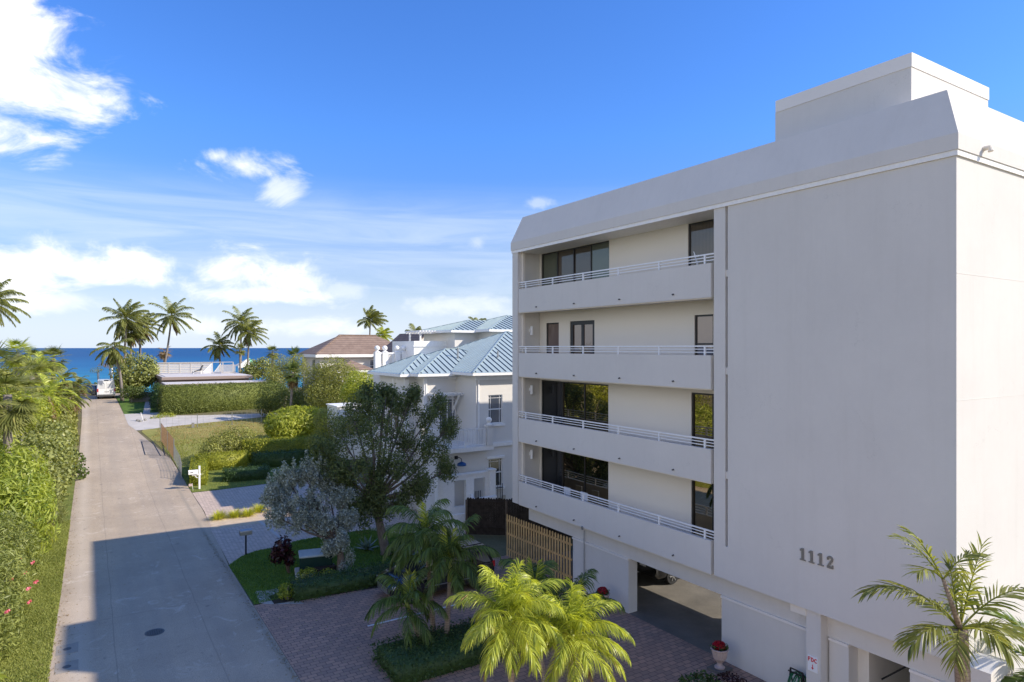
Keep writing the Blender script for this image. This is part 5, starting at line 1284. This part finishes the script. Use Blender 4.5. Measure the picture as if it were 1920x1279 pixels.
for (px_, py_, Y, pet, rad, mt, l) in ((100, 672, 92, 1.1, 1.1, 'fan', 'round fan palm head against the sea at the right end of the left garden'), (66, 674, 96, 1.0, 1.0, 'fan', 'olive fan palm head between two others at the horizon in the left garden'),
        (32, 660, 84, 1.0, 1.1, 'palm_yel', 'bright fan palm breaking the horizon in the left garden'), (-8, 702, 52, 1.4, 1.4, 'fan', 'large shaggy fan palm at the left edge with leaves hanging over the bushes'),
        (60, 705, 74, 1.2, 1.2, 'bush_olive', 'dull olive fan palm below the bright one in the left garden'), (14, 740, 44, 1.2, 1.2, 'fan', 'low fan palm with drooping leaves at the left edge above the bushes')):
    fp(l, px_, py_, Y, pet, rad, 34, mt, el=(-65, 70), lw=.08, r=.2, group='fan palms of the left garden', n=24)
GA = 'feathery palms of the left garden'
for (px_, py_, Y, L, mt, l) in ((92, 742, 66, 2.5, 'palm_yel', 'bright feathery palm arching over the clipped sea grape beside the street'), (120, 712, 84, 2.3, 'coco', 'windblown feathery palm above the street bend in the left garden'),
        (75, 690, 80, 2.4, 'palm_yel', 'yellow-tipped feathery palm in the middle of the left garden'), (146, 722, 96, 1.9, 'coco', 'small brownish feathery palm where the left garden meets the street end'),
        (132, 745, 78, 1.8, 'coco', 'low drooping feathery palm leaning over the street')):
    c = XZ(px_, py_, Y)
    palm('feather_palm', l, (c[0]-.1, Y, zt(Y)), c, .12, .09, 18, L, .6, .06, .7, 1.6, (.35, 0, 0), mt, 'trunk_adon', (-25, 80), 30, GA, .05, 0, 0, 6)
# left garden shrubs
def B(px, py, Y, rx, ry, rz): c = XZ(px, py, Y); return (c[0], c[1], c[2], rx, ry, rz)
bush('oleander', 'tall oleander with narrow leaves and pink flowers beside the left verge', 'shrub', [(-3.2, 27.6, 1.2, 1.3, 1.7, 1.35), (-3.25, 30.6, 1.4, 1.45, 2.0, 1.6), (-3.3, 33.8, 1.6, 1.5, 2.0, 1.8), (-5.5, 30.5, 1.8, 2, 4, 1.9)], 'oleander', .22, .042, 260, (-3.4, 30, 0), 12, .8, .15)
OL = [o for o in COL.objects if o.name == 'oleander'][0]
for (px_, py_) in ((33, 1013), (37, 1050), (60, 1056), (52, 1105), (53, 1130), (12, 1148), (20, 1088), (66, 1092), (8, 1040), (45, 1075)):
    Y = 8.6*F/(py_-652)*1.225; c = B(px_, py_, Y, .05, .05, .045)
    V, Fq = cloud([c, (c[0]+.05, c[1]+.04, c[2]+.03, .035, .035, .03)], 900, .065, .055, 1.0, 0, .3); npbuild('flower', V, Fq, 'petal_pink', OL)
bush('mango_tree', 'leafy branch with long drooping bright leaves at the lower left corner', 'tree', [(-2.75, 22.9, .95, .75, 1.3, .95), (-3.3, 21.6, 1.3, 1.0, 1.4, 1.2), (-3.6, 24.2, 1.2, 1, 1, 1.1)], 'mango', .36, .075, 75, (-3.3, 22.4, 0), 5, .5, .8)
bush('mango_tree', 'broad low tree with long drooping bright leaves between the oleander and the clipped sea grape', 'tree', [(-3.3, 38.3, 2.0, 1.9, 2.2, 2.2), (-3.3, 42.0, 2.6, 1.9, 2.3, 2.5), (-6, 38, 3.0, 2.5, 3, 2.6), (-4.8, 44.5, 3.1, 2.4, 2.2, 2.3)], 'mango', .42, .085, 55, (-3.8, 40, 0), 8, .5, .8, .68)
bush('sea_grape_hedge', 'big rounded sea grape hedge bulging toward the street on the left', 'hedge', [(-3.6, 49.5, 1.8, 2.5, 2.6, 2.5), (-3.2, 54, 1.8, 2.3, 3, 2.7), (-3.1, 59, 1.9, 2.2, 3, 2.8), (-3.2, 64, 2.2, 2.2, 3, 2.6), (-6.5, 52, 2.6, 3, 4, 2.9), (-6.5, 60, 2.6, 3, 5, 3.2)], 'seagrape', .24, .2, 34, (-3.4, 57, .4), 8, .7, 0, .72)
bush('sea_grape_hedge', 'dark sea grape branches with round leaves reaching over the street', 'shrub', [(-.9, 60.5, 1.6, .7, .9, .8), (-.5, 58.5, 1.0, .5, .6, .5)], 'bush_dark', .26, .24, 22, (-1.4, 60, .5), 5)
bush('spiky_shrub', 'spiky pale green shrub leaning over the left edge of the street', 'shrub', [(-1.7, 46.2, .7, .6, 1.0, .7)], 'fan', .7, .035, 60, (-1.8, 46, 0), 3, 1.2)
bush('wild_shrubs', 'mixed yellow and brown wild shrub at the bend of the street in the left garden', 'shrub', [(-1.9, 71, 2.3, 1.1, 2.4, 1.4), (-2.2, 77, 3.2, 1.2, 2.8, 1.7), (-2.0, 84, 3.9, 1.1, 3, 1.8)], 'bush_olive', .28, .12, 60, (-2.2, 77, 1.9), 6)
bush('wild_shrubs', 'tangled bright green undergrowth under the feathery palms of the left garden', 'shrub', [(-4.4, 70, 2.6, 2.1, 3.5, 2.4), (-5, 77, 3.4, 2.5, 4, 2.6), (-5, 86, 4.2, 2.6, 5, 2.6), (-5.5, 96, 4.8, 3, 5, 2.6)], 'bush_yel', .34, .1, 40, (-4.6, 80, 2.2), 8, .8, .4)
bush('wild_shrubs', 'leafy mixed shrubs covering the trunk of the shaggy fan palm at the left edge', 'shrub', [B(12, 775, 47, 1.5, 1.8, 1.3), B(45, 770, 58, 1.5, 1.8, 1.2), B(80, 775, 66, 1.3, 1.6, 1.0)], 'bush_yel', .3, .1, 50, (-4, 50, .1), 6, .8, .4)
bush('wild_shrubs', 'dark green shrubs at the back of the left garden', 'shrub', [(-8.5, 66, 3.6, 3, 5, 3.6), (-9, 78, 4.4, 3, 6, 3.6), (-9, 92, 5, 4, 6, 3), (-10, 104, 5.2, 4, 5, 2.6)], 'bush_olive', .36, .16, 26, (-9, 80, 2.2), 6)
for i, (x, y, zc_, r_, l) in enumerate(((-11, 34, 4.4, 3.4, 'large leafy tree mirrored in the balcony doors, nearest the camera'), (-10.5, 46, 5.0, 3.6, 'large leafy tree mirrored in the balcony doors, middle one'), (-12, 57, 5.2, 3.8, 'large leafy tree mirrored in the balcony doors, the far one'))):
    bush('garden_tree', l, 'tree', [(x, y, zc_, r_, r_, r_*.85), (x+1.2, y+2, zc_-1, r_*.7, r_*.7, r_*.7)], 'bush_olive', .34, .16, 26, (x, y, 0), 5, twig='trunk_dark')
# dune plants and the street end
bush('dune_hedge', 'band of sea grape and dune plants closing the street end before the sea', 'shrub', [B(215-i*11, 738-(i % 3)*2, 118+(i % 2)*3, 2.3, 2, 1.35) for i in range(14)], 'seagrape', .3, .26, 16, (0, 119, 3.3), 8)
bush('dune_hedge', 'low green dune hedge behind the van roof', 'shrub', [B(196+i*9, 726, 119, 1.5, 1.4, 1.1) for i in range(8)], 'hedge_lit', .26, .2, 20, (4, 119, 3.3), 4)
bush('bare_shrub', 'pale half bare shrub against the sea, left of the leaning palm trunk', 'shrub', [B(205, 684, 114, 1.3, 1.0, .55)], 'coco_brown', .16, .07, 40, (XZ(210, 700, 114)[0], 114, 3.4), 7)
bush('bare_shrub', 'small pale dry shrub against the sea above the van', 'shrub', [B(181, 694, 115, .9, .8, .45)], 'bush_olive', .15, .07, 40, (XZ(184, 700, 115)[0], 115, 3.3), 5)
bush('sea_grape_tree', 'round dense sea grape tree right of the leaning palm, hiding the roof deck corner', 'tree', [B(256, 697, 103, 2.8, 2.6, 2.5), B(239, 712, 102, 1.5, 1.5, 1.6), B(276, 700, 102.5, 1.4, 1.6, 1.8)], 'seagrape', .3, .26, 30, (XZ(262, 740, 103)[0], 103, 3.4), 6, twig='twig')
m_ = [B(238+i*9, 735, 96, .9, .9, .8) for i in range(4)]
bush('dark_understory', 'dark shrubs under the round sea grape tree', 'shrub', m_, 'bush_dark', .22, .12, 40, (m_[1][0], 96, 3.3), 3)
hedge_box('clipped_hedge', 'very tall clipped green hedge in front of the flat roof house', (7.0, 84.2), (XZ(523, 760, 86.3)[0], 86.3), 1.6, 2.35, 3.45, 'hedge_far', .15, 110, .09)
bush('dark_hedge', 'dark rounded hedge beside the front walk left of the very tall clipped hedge', 'hedge', [(6.9, 87.5, 3.6, .7, 1.3, 1.9), (6.9, 90.5, 3.9, .75, 1.3, 1.9), (7.0, 93, 4.2, .8, 1.3, 1.8)], 'hedge_dark', .16, .1, 80, (6.9, 90, 2.9), 4)
bush('low_shrub', 'bright low shrub at the foot of the very tall hedge corner', 'shrub', [(7.2, 83.2, 2.6, 1.1, .5, .35), (6.2, 82.8, 2.5, .6, .4, .3)], 'bush_yel', .16, .07, 90, (7, 83.2, 2.4), 3)
t = thing('block_wall', 'low grey wall in shade under the round sea grape tree', 'garden wall', (5.4, 97, 3.2)); MB().box(4.4, 96.5, 3, 7.4, 96.8, 4.5).build('wall', 'stone', t)
bush('beach_bushes', 'rounded bush clump right of the beach canopy', 'shrub', [B(478, 692, 104, 1.6, 1.5, 1.4), B(496, 690, 103, 1.8, 1.5, 1.7), B(470, 700, 103, 1.4, 1.5, 1.2)], 'seagrape', .28, .22, 30, (XZ(488, 700, 103)[0], 103, 3.4), 5)
bush('scrub_bush', 'brownish open scrub in front of the left end of the tiled house', 'shrub', [B(528, 695, 90, 1.9, 1.6, 2.2), B(556, 690, 88, 1.6, 1.6, 1.9), B(515, 715, 88, 1.5, 1.5, 1.8)], 'bush_olive', .2, .09, 75, (XZ(535, 700, 89)[0], 89, 2.9), 9, 1.0, 0, .2)
bush('dark_tree', 'dark evergreen shrub at the right end of the very tall hedge', 'tree', [B(515, 745, 80, 1.9, 1.5, 1.9), B(540, 752, 78, 1.8, 1.6, 1.8), B(500, 762, 80, 1.3, 1.2, 1.1), B(580, 750, 76, 1.8, 1.6, 2.0)], 'bush_dark', .2, .09, 80, (XZ(530, 760, 79)[0], 79, 2.1), 7)
bush('leafy_tree', 'wide mixed green tree mass in front of the tiled house', 'tree', [B(600, 715, 74, 1.9, 1.8, 2.1), B(628, 708, 73, 2.2, 2.0, 2.3), B(655, 722, 71, 2.0, 1.8, 2.0), B(610, 742, 72, 2.0, 1.8, 1.8), B(640, 745, 70, 1.8, 1.6, 1.5)], 'bush_olive', .2, .1, 75, (XZ(625, 760, 72)[0], 72, 1.5), 10, .8, 0, .5)
bush('yellow_bush', 'yellow-green bush top touching the left end of the blue roof', 'shrub', [B(676, 722, 62, 1.5, 1.4, 1.4), B(690, 738, 60, 1.0, 1.2, 1.2), B(660, 735, 63, 1.2, 1.2, 1.1)], 'bush_yel', .22, .12, 70, (XZ(680, 760, 61)[0], 61, .7), 6)
bush('round_bush', 'round bright bush with long drooping leaves behind the long clipped hedge', 'shrub', [B(560, 792, 66, 3.0, 2.4, 1.75), B(530, 800, 65, 1.7, 1.7, 1.2), B(596, 798, 65, 1.7, 1.7, 1.3)], 'bush_yel', .42, .11, 50, (XZ(560, 800, 66)[0], 66, .8), 6, .45, .7, .72)
bush('red_bush', 'greenish shrub with coppery tips in front of the white outbuilding', 'shrub', [B(608, 790, 56, 1.0, 1.0, 1.3), B(635, 800, 55, 1.1, 1.0, 1.0), B(668, 795, 55, 1.2, 1.0, 1.0), B(600, 830, 55, 1.2, 1.0, 1.0)], 'bush_olive', .18, .09, 90, (XZ(620, 820, 55)[0], 55, .2), 5)
bush('loose_shrub', 'loose pale shrub at the lot side of the clipped hedges', 'shrub', [B(420, 832, 60.5, 1.5, 1.2, 1.0), B(448, 826, 61, 1.6, 1.2, 1.2), B(395, 845, 59.5, .9, .9, .7)], 'bush_olive', .17, .09, 100, (XZ(430, 840, 60.5)[0], 60.5, .5), 6)
hedge_box('clipped_hedge', 'square yellow-green clipped hedge behind the white mailbox', (6.15, 52.9), (7.25, 52.75), 6.0, .12, 1.3, 'hedge_yel', .1, 150, .04)
hedge_box('clipped_hedge', 'sunlit clipped hedge running right from the square mailbox hedge', (7.2, 57.4), (11.0, 57.3), 1.4, .3, 1.35, 'hedge_yel', .11, 130, .05)
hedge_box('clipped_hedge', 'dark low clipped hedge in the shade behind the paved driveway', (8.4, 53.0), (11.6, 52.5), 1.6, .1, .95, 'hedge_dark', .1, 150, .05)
hedge_box('clipped_hedge', 'long clipped hedge with a yellow top below the round bright bush', (10.9, 59.0), (18.2, 58.0), 1.6, .35, 1.95, 'hedge_yel', .13, 110, .06)
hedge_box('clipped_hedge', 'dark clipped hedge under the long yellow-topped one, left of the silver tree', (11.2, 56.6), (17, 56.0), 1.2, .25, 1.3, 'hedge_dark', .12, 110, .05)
# grasses
GY = 'yellow grass tufts on the sand strip'
for (px_, py_, s, l) in ((410, 974, .52, 'yellow grass tuft nearest the street on the sand strip'), (441, 970, .5, 'second yellow grass tuft from the street, with an orange tinge'), (465, 968, .5, 'third yellow grass tuft from the street'), (487, 960, .55, 'yellow grass tuft farthest from the street, touching the silver tree')):
    x, y, z = G(px_, py_); t = thing('grass_tuft', l, 'ornamental grass', (x, y, z), GY); S = Strips()
    for k in range(300):
        a = random.uniform(0, 6.28); rr = random.uniform(0, s*.5); e = random.uniform(.5, 1.4)
        S.add(leaf_strip((x+rr*math.cos(a), y+rr*math.sin(a), z), (math.cos(a)*math.cos(e), math.sin(a)*math.cos(e), math.sin(e)), (-math.sin(a), math.cos(a), 0), s*random.uniform(.8, 1.3), .03, 1.3, 3))
    npbuild('blades', S.v, S.f, 'yellowgrass', t)
def rosette(name, label, cat, c, n, L, w, mat, e0=.2, e1=1.3, dr=.3, group=None):
    t = thing(name, label, cat, c, group); S = Strips()
    for k in range(n):
        a = k*2.399; e = e0+(e1-e0)*k/n
        S.add(leaf_strip((c[0], c[1], c[2]+.03), (math.cos(a)*math.cos(e), math.sin(a)*math.cos(e), math.sin(e)), (-math.sin(a), math.cos(a), 0), L*random.uniform(.85, 1.1), w, dr, 4))
    npbuild('leaves', S.v, S.f, mat, t); return t
x, y, z = G(688, 1032); rosette('agave', 'blue-grey agave rosette on the shaded lawn left of the thick tree trunk', 'plant', (x, y, z), 22, .75, .16, 'agave')
x, y, z = G(755, 1045); bush('fern_clump', 'dark fern clump right of the thick tree trunk', 'plant', [(x+.3, y, .4, .9, .7, .45)], 'bush_dark', .3, .05, 120, (x+.3, y, 0), 3, .8, .5)
# planting beds
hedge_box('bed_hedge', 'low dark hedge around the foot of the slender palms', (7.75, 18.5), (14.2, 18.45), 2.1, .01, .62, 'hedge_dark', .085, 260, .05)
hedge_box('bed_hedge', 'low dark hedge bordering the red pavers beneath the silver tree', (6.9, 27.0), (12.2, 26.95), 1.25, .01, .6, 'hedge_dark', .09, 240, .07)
bush('croton', 'small yellow-leaved croton at the gravel end of the dark hedge', 'plant', [(6.75, 27.6, .35, .35, .35, .3)], 'bush_yel', .2, .05, 160, (6.75, 27.6, 0), 2)
bush('croton', 'small yellow-green plant between the transformer and the dark hedge', 'plant', [(7.9, 28.9, .4, .45, .3, .3), (8.8, 28.6, .35, .4, .3, .25)], 'bush_yel', .2, .05, 160, (8.2, 28.8, 0), 2)
bush('ti_plant', 'dark red-leaved plant left of the green transformer cabinet', 'plant', [(7.3, 30.5, 1.25, .38, .4, .5), (7.1, 30.7, .9, .35, .35, .4), (7.5, 30.3, .8, .28, .3, .35)], 'ti', .26, .09, 130, (7.6, 30.7, 0), 4, .7, -.4, .3, twig='trunk_dark')
bush('bottom_plant', 'dark leafy plant at the bottom edge between the right sunlit palm and the urn', 'plant', [(14.7, 13.2, .4, .8, .5, .4)], 'hedge_dark', .16, .07, 160, (14.7, 13.2, 0), 3)
bush('bottom_plant', 'reddish dark groundcover beside the right flower urn', 'plant', [(16.0, 13.2, .2, .6, .5, .2)], 'ti', .12, .05, 200, (16, 13.2, 0), 2)
bush('bottom_plant', 'dry coppery plant in the sunny corner by the low peaked wall', 'plant', [(18.6, 6.2, 1.2, .7, .6, .9)], 'coco_brown', .2, .05, 160, (18.6, 6.2, 0), 4)

# trees ----------------------------------------------------------------------
def clumps(blobs, per, r, k=1.6, seed=3):
    rr = random.Random(seed); out = []
    for b in blobs:
        for i in range(per):
            d = Vector((rr.gauss(0, 1), rr.gauss(0, 1), rr.gauss(.15, 1))).normalized()*rr.uniform(.45, 1.05); q = r*rr.uniform(.6, 1.35)
            out.append((b[0]+d.x*b[3], b[1]+d.y*b[4], b[2]+d.z*b[5], q, q, q*k))
    return out
def tree(name, label, base, fork, blobs, mat, L, W, dens, tr=(.28, .17), tmat='trunk_big', br=.06, lo=.35, jit=.9, droop=.2, sub=6, upb=.3, lean=None, leafy=None):
    t = thing(name, label, 'tree', base)
    mid = tuple((b+f)/2 for b, f in zip(base, fork)); mid = (mid[0]+(lean or 0), mid[1], mid[2])
    m = MB().tube([(base[0], base[1], base[2]-.05), (base[0], base[1], base[2]+.15), mid, fork], [tr[0]*1.35, tr[0], (tr[0]+tr[1])/2, tr[1]], 12)
    for b in blobs:
        c = Vector(b[:3]); f = Vector(fork); k = f.lerp(c, .45)+Vector((random.uniform(-.2, .2), random.uniform(-.2, .2), -.15))
        m.tube([f-Vector((0, 0, .12)), k, c], [tr[1]*.7, br, br*.5], 7)
        for j in range(sub):
            d = Vector((random.gauss(0, 1), random.gauss(0, 1), random.gauss(.4, .8)+upb)).normalized()
            e = c+Vector((d.x*b[3], d.y*b[4], d.z*b[5]))*.9; s_ = k.lerp(c, random.uniform(.3, 1))
            m.tube([s_, s_.lerp(e, .5)+Vector((0, 0, .08)), e], [br*.5, br*.3, .008], 5)
    m.build('trunk', tmat, t, True)
    V, Fq = cloud(leafy or blobs, dens, L, W, jit, droop, lo); npbuild('crown', V, Fq, mat, t); return t
bl = []
base = (12.35, 30.95, 0); rs = random.Random(5)
def TB(px, py, Y, r, k=1.0): c = XZ(px, py, Y); return (c[0], c[1], c[2], r, r, r*k)
for (px_, py_, Y, r_) in ((640, 820, 31.5, .85), (625, 870, 31, .75), (655, 880, 30.6, .8), (665, 790, 32, .8), (690, 760, 32, .7), (700, 830, 30.6, .95), (720, 770, 32.4, .75), (735, 745, 33, .5), (700, 900, 31, .7), (712, 950, 30.8, .5), (676, 962, 30.8, .5), (748, 945, 31, .55), (640, 905, 31, .6), (775, 925, 31.2, .55), (655, 955, 30.6, .4), (720, 740, 33, .35), (690, 738, 32.6, .3), (775, 742, 33, .3), (745, 820, 32, .8), (760, 765, 33, .7), (775, 850, 31.5, .9),
        (800, 790, 32.5, .8), (815, 850, 32, .8), (845, 800, 33, .5), (825, 765, 33, .55), (790, 900, 31.2, .6), (650, 925, 31, .55), (740, 880, 31, .7), (690, 935, 31, .45), (605, 845, 31, .45), (835, 885, 32.2, .45)):
    bl.append(TB(px_, py_, Y, r_, 1.05))
tree('leafy_tree', 'multi-stemmed dark green tree with a thick grey trunk on the shaded lawn', base, XZ(702, 935, 31.2), bl, 'olive', .16, .06, 44, (.25, .15), 'trunk_big', .05, .3, .9, .3, 5, .8, leafy=clumps(bl, 16, .33, 1.4))
bl = []
for (px_, py_, Y, r_) in ((575, 895, 31, .6), (538, 900, 31, .5), (612, 900, 31, .5), (512, 930, 30.6, .42), (555, 935, 30.3, .75), (602, 940, 30.3, .75), (645, 935, 30.2, .45), (520, 970, 30, .5), (562, 978, 29.9, .62), (608, 985, 29.8, .6), (648, 975, 29.6, .42), (640, 1015, 29, .32), (618, 1025, 29.2, .25)):
    bl.append(TB(px_, py_, Y, r_, .95))
spk = []
for i in range(70):
    px_ = random.uniform(498, 648); top = 858+abs(px_-580)*.62+random.uniform(-10, 40); spk.append(TB(px_, top, 30.4+random.random(), .1, 3.2))
tree('silver_tree', 'silver-leaved buttonwood tree leaning over the green transformer cabinet', (9.4, 28.9, 0), XZ(632, 1010, 29.3), bl, 'silver', .12, .06, 115, (.2, .12), 'trunk_dark', .04, .4, .9, -.7, 1, .5, .1, leafy=clumps(bl, 26, .2, 1.5, 8)+spk)
bush('vine', 'silvery shrub growing round the foot of the silver tree', 'shrub', [(9.45, 28.7, .4, .22, .22, .4), (9.85, 29.0, .8, .25, .25, .45)], 'silver', .09, .045, 320, (9.2, 28.7, 0), 3)

# ================================================================== LIGHT, SKY, CAMERA
SUN = Vector((17.3, -15.1, 16.45)).normalized()
sl = bpy.data.lights.new('sun', 'SUN'); sl.energy = 3.7; sl.angle = R(.5); sl.color = (1, .905, .77)
so = bpy.data.objects.new('sun', sl); COL.objects.link(so); so.rotation_euler = SUN.to_track_quat('Z', 'Y').to_euler()
w = bpy.data.worlds.new('World'); scene.world = w; w.use_nodes = True; nt = w.node_tree; nt.nodes.clear()
out = nd(nt, 'ShaderNodeOutputWorld'); bg = nd(nt, 'ShaderNodeBackground'); bg.inputs['Strength'].default_value = .15
sky = nd(nt, 'ShaderNodeTexSky', sky_type='NISHITA'); sky.sun_disc = False
sky.sun_elevation = math.asin(SUN.z); sky.sun_rotation = math.atan2(SUN.x, SUN.y); sky.altitude = 0; sky.air_density = 1.0; sky.dust_density = .6; sky.ozone_density = 2.5
geo = nd(nt, 'ShaderNodeTexCoord'); D = geo.outputs['Generated']
def mth(op, a, b=None, c=None, clamp=False):
    n = nd(nt, 'ShaderNodeMath', operation=op); n.use_clamp = clamp
    for i, s in enumerate((a, b, c)):
        if s is None: continue
        if isinstance(s, (int, float)): n.inputs[i].default_value = s
        else: nt.links.new(s, n.inputs[i])
    return n.outputs[0]
def dot(v):
    n = nd(nt, 'ShaderNodeVectorMath', operation='DOT_PRODUCT'); nt.links.new(D, n.inputs[0]); n.inputs[1].default_value = tuple(v); return n.outputs['Value']
def lin(x, a, b, clamp=True):
    n = nd(nt, 'ShaderNodeMapRange', interpolation_type='SMOOTHSTEP'); n.inputs['From Min'].default_value = a; n.inputs['From Max'].default_value = b; nt.links.new(x, n.inputs['Value']); return n.outputs[0]
mpn = nd(nt, 'ShaderNodeMapping'); mpn.inputs['Scale'].default_value = (1, 1, 1.8); nt.links.new(D, mpn.inputs['Vector'])
n1 = noise(nt, 10, 10, .62, mpn.outputs['Vector'], .5); n2 = noise(nt, 2.4, 7, .6, mpn.outputs['Vector'])
clouds = [(-30, 60, 140, 190, 1), (60, 160, 170, 85, 1), (150, 190, 95, 60, 1), (-30, 210, 160, 85, 1), (30, 100, 110, 90, 1), (455, 310, 92, 40, .95), (408, 292, 40, 24, .9), (522, 350, 42, 34, .6), (90, 492, 210, 52, .95), (235, 500, 105, 48, .95), (20, 520, 160, 50, .9), (440, 518, 95, 50, .97), (545, 528, 85, 38, .9), (490, 548, 160, 26, .8), (1010, 382, 34, 12, .3), (895, 455, 22, 16, .3), (640, 545, 60, 20, .35), (100, 560, 190, 22, .5), (590, 615, 160, 22, .5), (365, 610, 80, 22, .45), (880, 575, 120, 20, .4)]
tot = None
for (px_, py_, rx, ry, al) in clouds:
    c = Vector(ray(px_, py_)).normalized(); r_ = Vector((c.y, -c.x, 0)).normalized(); u_ = r_.cross(c)
    dep = math.hypot(1, math.hypot((px_-960)/F, (py_-652)/F)); sx = rx/F/dep; sy = ry/F/dep
    a_ = mth('DIVIDE', dot(r_), sx); b_ = mth('DIVIDE', dot(u_), sy); q_ = mth('SQRT', mth('ADD', mth('MULTIPLY', a_, a_), mth('MULTIPLY', b_, b_)))
    f = mth('SUBTRACT', 1, q_); f = mth('MINIMUM', f, mth('MULTIPLY', dot(c), 4)); f = mth('ADD', f, mth('MULTIPLY', mth('SUBTRACT', n1.outputs['Fac'], .465), 3.0))
    f = mth('MULTIPLY', lin(f, 0, .95), al)
    tot = f if tot is None else mth('MAXIMUM', tot, f)
# clouds added out of view, behind and beside the camera, for whiter fill light
view = Vector(ray(960, 500)).normalized(); away = lin(dot(view), .35, -.1)
sepz = nd(nt, 'ShaderNodeSeparateXYZ'); nt.links.new(D, sepz.inputs[0])
sc = mth('MULTIPLY', mth('MULTIPLY', lin(n2.outputs['Fac'], .33, .5), away), lin(sepz.outputs['Z'], .6, .3))
tot = mth('MAXIMUM', tot, mth('MULTIPLY', sc, .95))
sep = nd(nt, 'ShaderNodeSeparateXYZ'); nt.links.new(D, sep.inputs[0])
# veil of thin cirrus low in the sky
mp2 = nd(nt, 'ShaderNodeMapping'); mp2.inputs['Scale'].default_value = (2, 2, 22); mp2.inputs['Rotation'].default_value = (.05, .03, 0); nt.links.new(D, mp2.inputs['Vector'])
n3 = noise(nt, 1.6, 7, .6, mp2.outputs['Vector'], .8)
veil = mth('MULTIPLY', lin(sep.outputs['Z'], .25, .165), mth('ADD', mth('MULTIPLY', lin(n3.outputs['Fac'], .3, .7), .32), .2))
hz = lin(sep.outputs['Z'], .16, .0); veil = mth('MAXIMUM', veil, mth('MULTIPLY', hz, .8))
tcol = ramp(nt, sep.outputs['Z'], [(.0, (.42, .46, .58)), (.12, (.42, .5, .7)), (.3, (.35, .63, 1.08)), (.6, (.32, .62, 1.1))]).outputs['Color']
tint = mixc(nt, 1.0, sky.outputs[0], tcol, 'MULTIPLY')
CW = 5.5
lit = mixc(nt, lin(n1.outputs['Fac'], .35, .6), (CW*.80, CW*.85, CW*.93), (CW*1.02, CW*1.02, CW*1.02))
c1 = mixc(nt, veil, tint, (CW*.68, CW*.77, CW*.9)); c2 = mixc(nt, tot, c1, lit)
nt.links.new(c2, bg.inputs['Color']); nt.links.new(bg.outputs[0], out.inputs[0])

cam = bpy.data.cameras.new('camera'); co = bpy.data.objects.new('camera', cam); COL.objects.link(co); scene.camera = co
cam.sensor_width = 36; cam.lens = 36*F/1920; cam.clip_start = .2; cam.clip_end = 60000
cam.shift_y = (652-639.5)/1920
co.location = (0, 0, H); co.rotation_euler = (R(90), 0, -math.atan2(793, 1244))
scene.render.resolution_x = 1024; scene.render.resolution_y = 682
vs = scene.view_settings; vs.view_transform = 'Standard'; vs.look = 'None'; vs.gamma = 1; vs.exposure = .64
scene.cycles.max_bounces = 7; scene.cycles.diffuse_bounces = 4; scene.cycles.transparent_max_bounces = 8
scene.cycles.use_denoising = True
